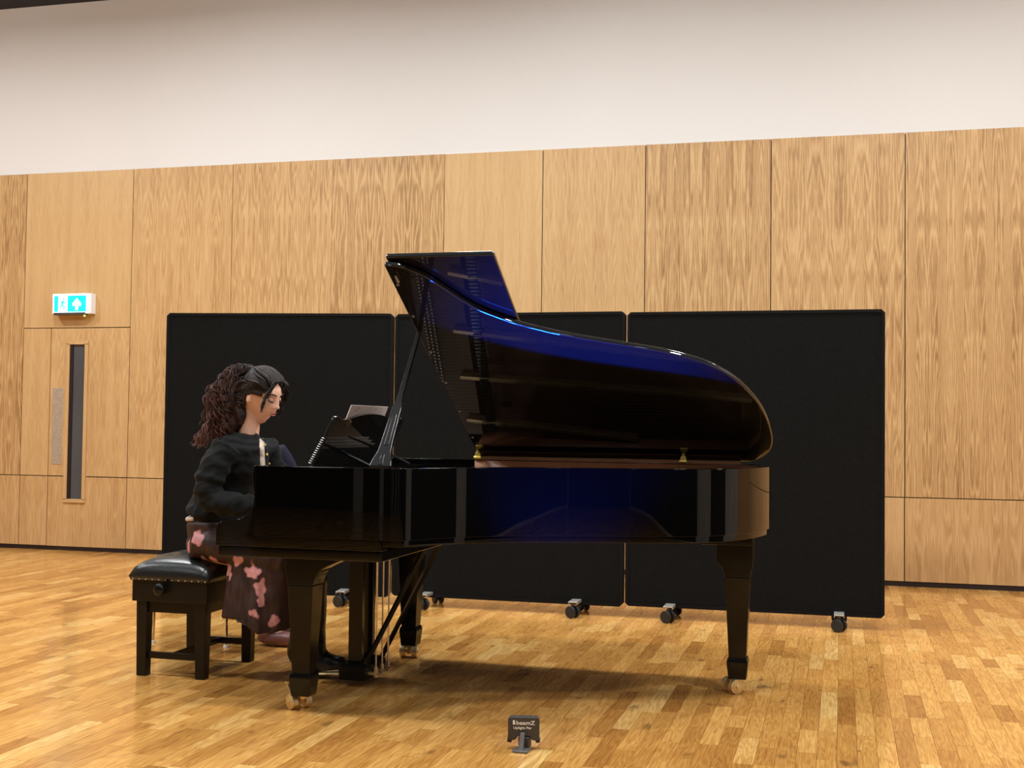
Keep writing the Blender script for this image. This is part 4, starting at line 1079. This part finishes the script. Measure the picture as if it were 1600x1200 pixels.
for k in range(190): # side strands over the temple, back to the tie
    sd = -1 if k % 2 else 1; t_ = U_(0, 1); x_ = .062-.075*t_; z_ = .058-.050*t_+U_(-.004, .006)
    yb = .078-.30*max(0, x_-.01)
    lock(bm, [hp(x_+.004, sd*yb, z_-.006), hp(x_-.03, sd*.088, z_+.016), hp(-.036, sd*(.080-.01*t_), .070-.03*t_), hp(-.068, sd*.030, .098)], U_(.0018, .0034), .0015, U_(4, 9), U_(0, 6), 18, .5)
for k in range(150): # strands behind the ear joining the loose hair
    sd = -1 if k % 2 else 1; z_ = U_(-.06, .06)
    s0 = hp(U_(-.045, -.020), sd*.084, z_); e = Vector((-2.665-U_(0, .05), 5.155+sd*U_(.05, .10), U_(1.09, 1.20)))
    lock(bm, [s0, hp(-.070, sd*U_(.085, .10), z_-.02), Vector((-2.655-U_(0, .03), 5.155+sd*U_(.08, .105), 1.22)), e], U_(.002, .004), U_(.004, .009), U_(14, 30), U_(0, 6), 30)
for k in range(46): # strands swept back from the forehead to the tie
    y = U_(-.070, .070); zf = math.sqrt(max(0, 1-(y/.090)**2))
    lock(bm, [hp(.080*zf+.010, y, .078*zf+.012), hp(.050, y*1.1, .108*zf+.016), hp(.0, y*.98, .130*zf+.008), hp(-.045, y*.5, .122)], U_(.004, .006), .0012, 5, U_(0, 6), 16, .8)
for k in range(14):
    lock(bm, [hp(.045, .082, .06), hp(.05, .100, .02), hp(.045, .112+U_(-.01, .015), -.03), hp(.04+U_(-.02, .02), .115+U_(-.02, .02), -.09+U_(-.02, .02))], U_(.003, .006), U_(.004, .008), U_(10, 20), U_(0, 6))
fc = mk('front_curls', bm, 'hair', pn, smooth=True, kind='stuff'); color_attr(fc, 'tone', tonef)
bm = BM(); tube(bm, [tie+Vector((.012*math.cos(a), .024*math.sin(a), .006*math.cos(a)+.006)) for a in [2*PI*i/16 for i in range(17)]], .006, 8, False); mk('hair_band', bm, 'hairband', pn, smooth=True)

# --- the page turner, almost hidden behind the pianist
p2 = empty('person', (-3.10, 5.95, 0), 'person in navy top seated directly behind the pianist, almost hidden', 'person')
bm = BM(); H2 = Matrix.Translation((-2.965, 5.93, 1.25)) @ Matrix.Rotation(math.radians(12), 4, 'Y')
head_bm(bm, H2, (40, 30))
tube(bm, [(-3.02, 5.93, 1.02), (-3.01, 5.93, 1.09), (-3.0, 5.93, 1.18)], [(.06, .07), (.05, .052), (.05, .048)], 16)
tube(bm, smoothpts([(-3.15, 5.93, .50), (-3.15, 5.93, .62), (-3.12, 5.93, .78), (-3.07, 5.93, .92), (-3.03, 5.93, 1.03)], 4), [(.09, .14)]*8+[(.08, .13)]*5+[(.07, .12)]*3+[(.05, .08)], 18, up=(1, 0, 0))
A2 = [(-3.01, 5.77, 1.0), (-3.02, 5.73, .86), (-2.99, 5.74, .75), (-2.90, 5.80, .66), (-2.83, 5.84, .63)]
B2 = [(-2.93, 6.08, 1.0), (-2.885, 6.13, .90), (-2.87, 6.12, .80), (-2.86, 6.06, .70), (-2.83, 6.0, .64)]
for P in (A2, B2): tube(bm, smoothpts(P, 4), .034, 12)
hand_bm(bm, (-2.84, 5.84, .625), (1, .1, -.15), (0, 1, 0), 1); hand_bm(bm, (-2.84, 6.0, .63), (1, -.1, -.15), (0, -1, 0), 1)
for y in (5.85, 6.02):
    tube(bm, smoothpts([(-3.2, y, .53), (-2.98, y, .53), (-2.80, y, .51), (-2.80, y, .28), (-2.84, y, .08), (-2.78, y, .05), (-2.72, y, .04)], 4), [.07]*8+[.05]*8+[.034]*9, 14)
mk('body', remeshed(bm, .006, 2), 'skin', p2, smooth=True)
bm = BM(); tube(bm, smoothpts([(-3.11, 5.93, .56), (-3.09, 5.93, .72), (-3.05, 5.93, .88), (-3.00, 5.93, .99), (-2.98, 5.93, 1.05)], 4), [(.10, .16)]*8+[(.10, .16)]*4+[(.095, .17)]*3+[(.08, .14), (.055, .07)], 20, up=(1, 0, 0))
for P in (A2, B2): tube(bm, smoothpts(P[:4]+[tuple(Vector(P[3])*.4+Vector(P[4])*.6)], 4), .055, 14)
mk('top', remeshed(bm, .008, 6), 'navy', p2, smooth=True)
bm = BM()
for y in (5.85, 6.02): tube(bm, smoothpts([(-3.13, y, .54), (-2.98, y, .535), (-2.80, y, .515), (-2.79, y, .28), (-2.83, y, .10)], 4), [.088]*8+[.066]*4+[.06]*5, 16)
tube(bm, [(-3.14, 5.93, .48), (-3.14, 5.93, .62)], [(.11, .17), (.11, .165)], 18, up=(1, 0, 0))
mk('trousers', remeshed(bm, .008, 6), 'trousers', p2, smooth=True)
for y in (5.85, 6.02):
    bm = BM(); ellip(bm, (-2.78, y, .040), (.125, .044, .040), None, 20, 12); ellip(bm, (-2.84, y, .062), (.055, .042, .045), None, 16, 12)
    bm = remeshed(bm, .006, 3)
    for v in bm.verts: v.co.z = max(v.co.z, .002)
    mk('shoe', bm, 'pinkshoe', p2, smooth=True)
bm = BM(); ellip(bm, H2 @ Vector((-.022, 0, .022)), (.100, .086, .118), H2.to_3x3(), 24, 16)
for k in range(40): l_ = U_(-1, 1); lock(bm, [H2 @ Vector((-.06, l_*.07, .06)), H2 @ Vector((-.11, l_*.085, -.04)), H2 @ Vector((-.10, l_*.09, -.14+U_(-.04, .03)))], .008, .006, 12, U_(0, 6), 14)
h2 = mk('hair', bm, 'hair', p2, smooth=True); color_attr(h2, 'tone', tonef)
ch = empty('stool', (-3.2, 5.93, 0), 'stool with thin chrome legs under the person behind the pianist', 'stool')
bm = BM(); box(bm, -3.42, -3.0, 5.72, 6.14, .425, .455); mk('seat', bm, 'plugboot', ch, bevel=.01)
for x, y in ((-3.43, 5.74), (-3.03, 5.74), (-3.43, 6.12), (-3.03, 6.12)):
    bm = BM(); tube(bm, [(x+(.01 if x > -3.2 else -.01), y, .004), (x, y, .425)], .009, 10); lg_ = mk('leg', bm, 'chrome', ch)
    bm = BM(); cyl(bm, (x+(.01 if x > -3.2 else -.01), y, 0), (x+(.01 if x > -3.2 else -.01), y, .012), .014, 12); mk('foot_cap', bm, 'print', lg_)
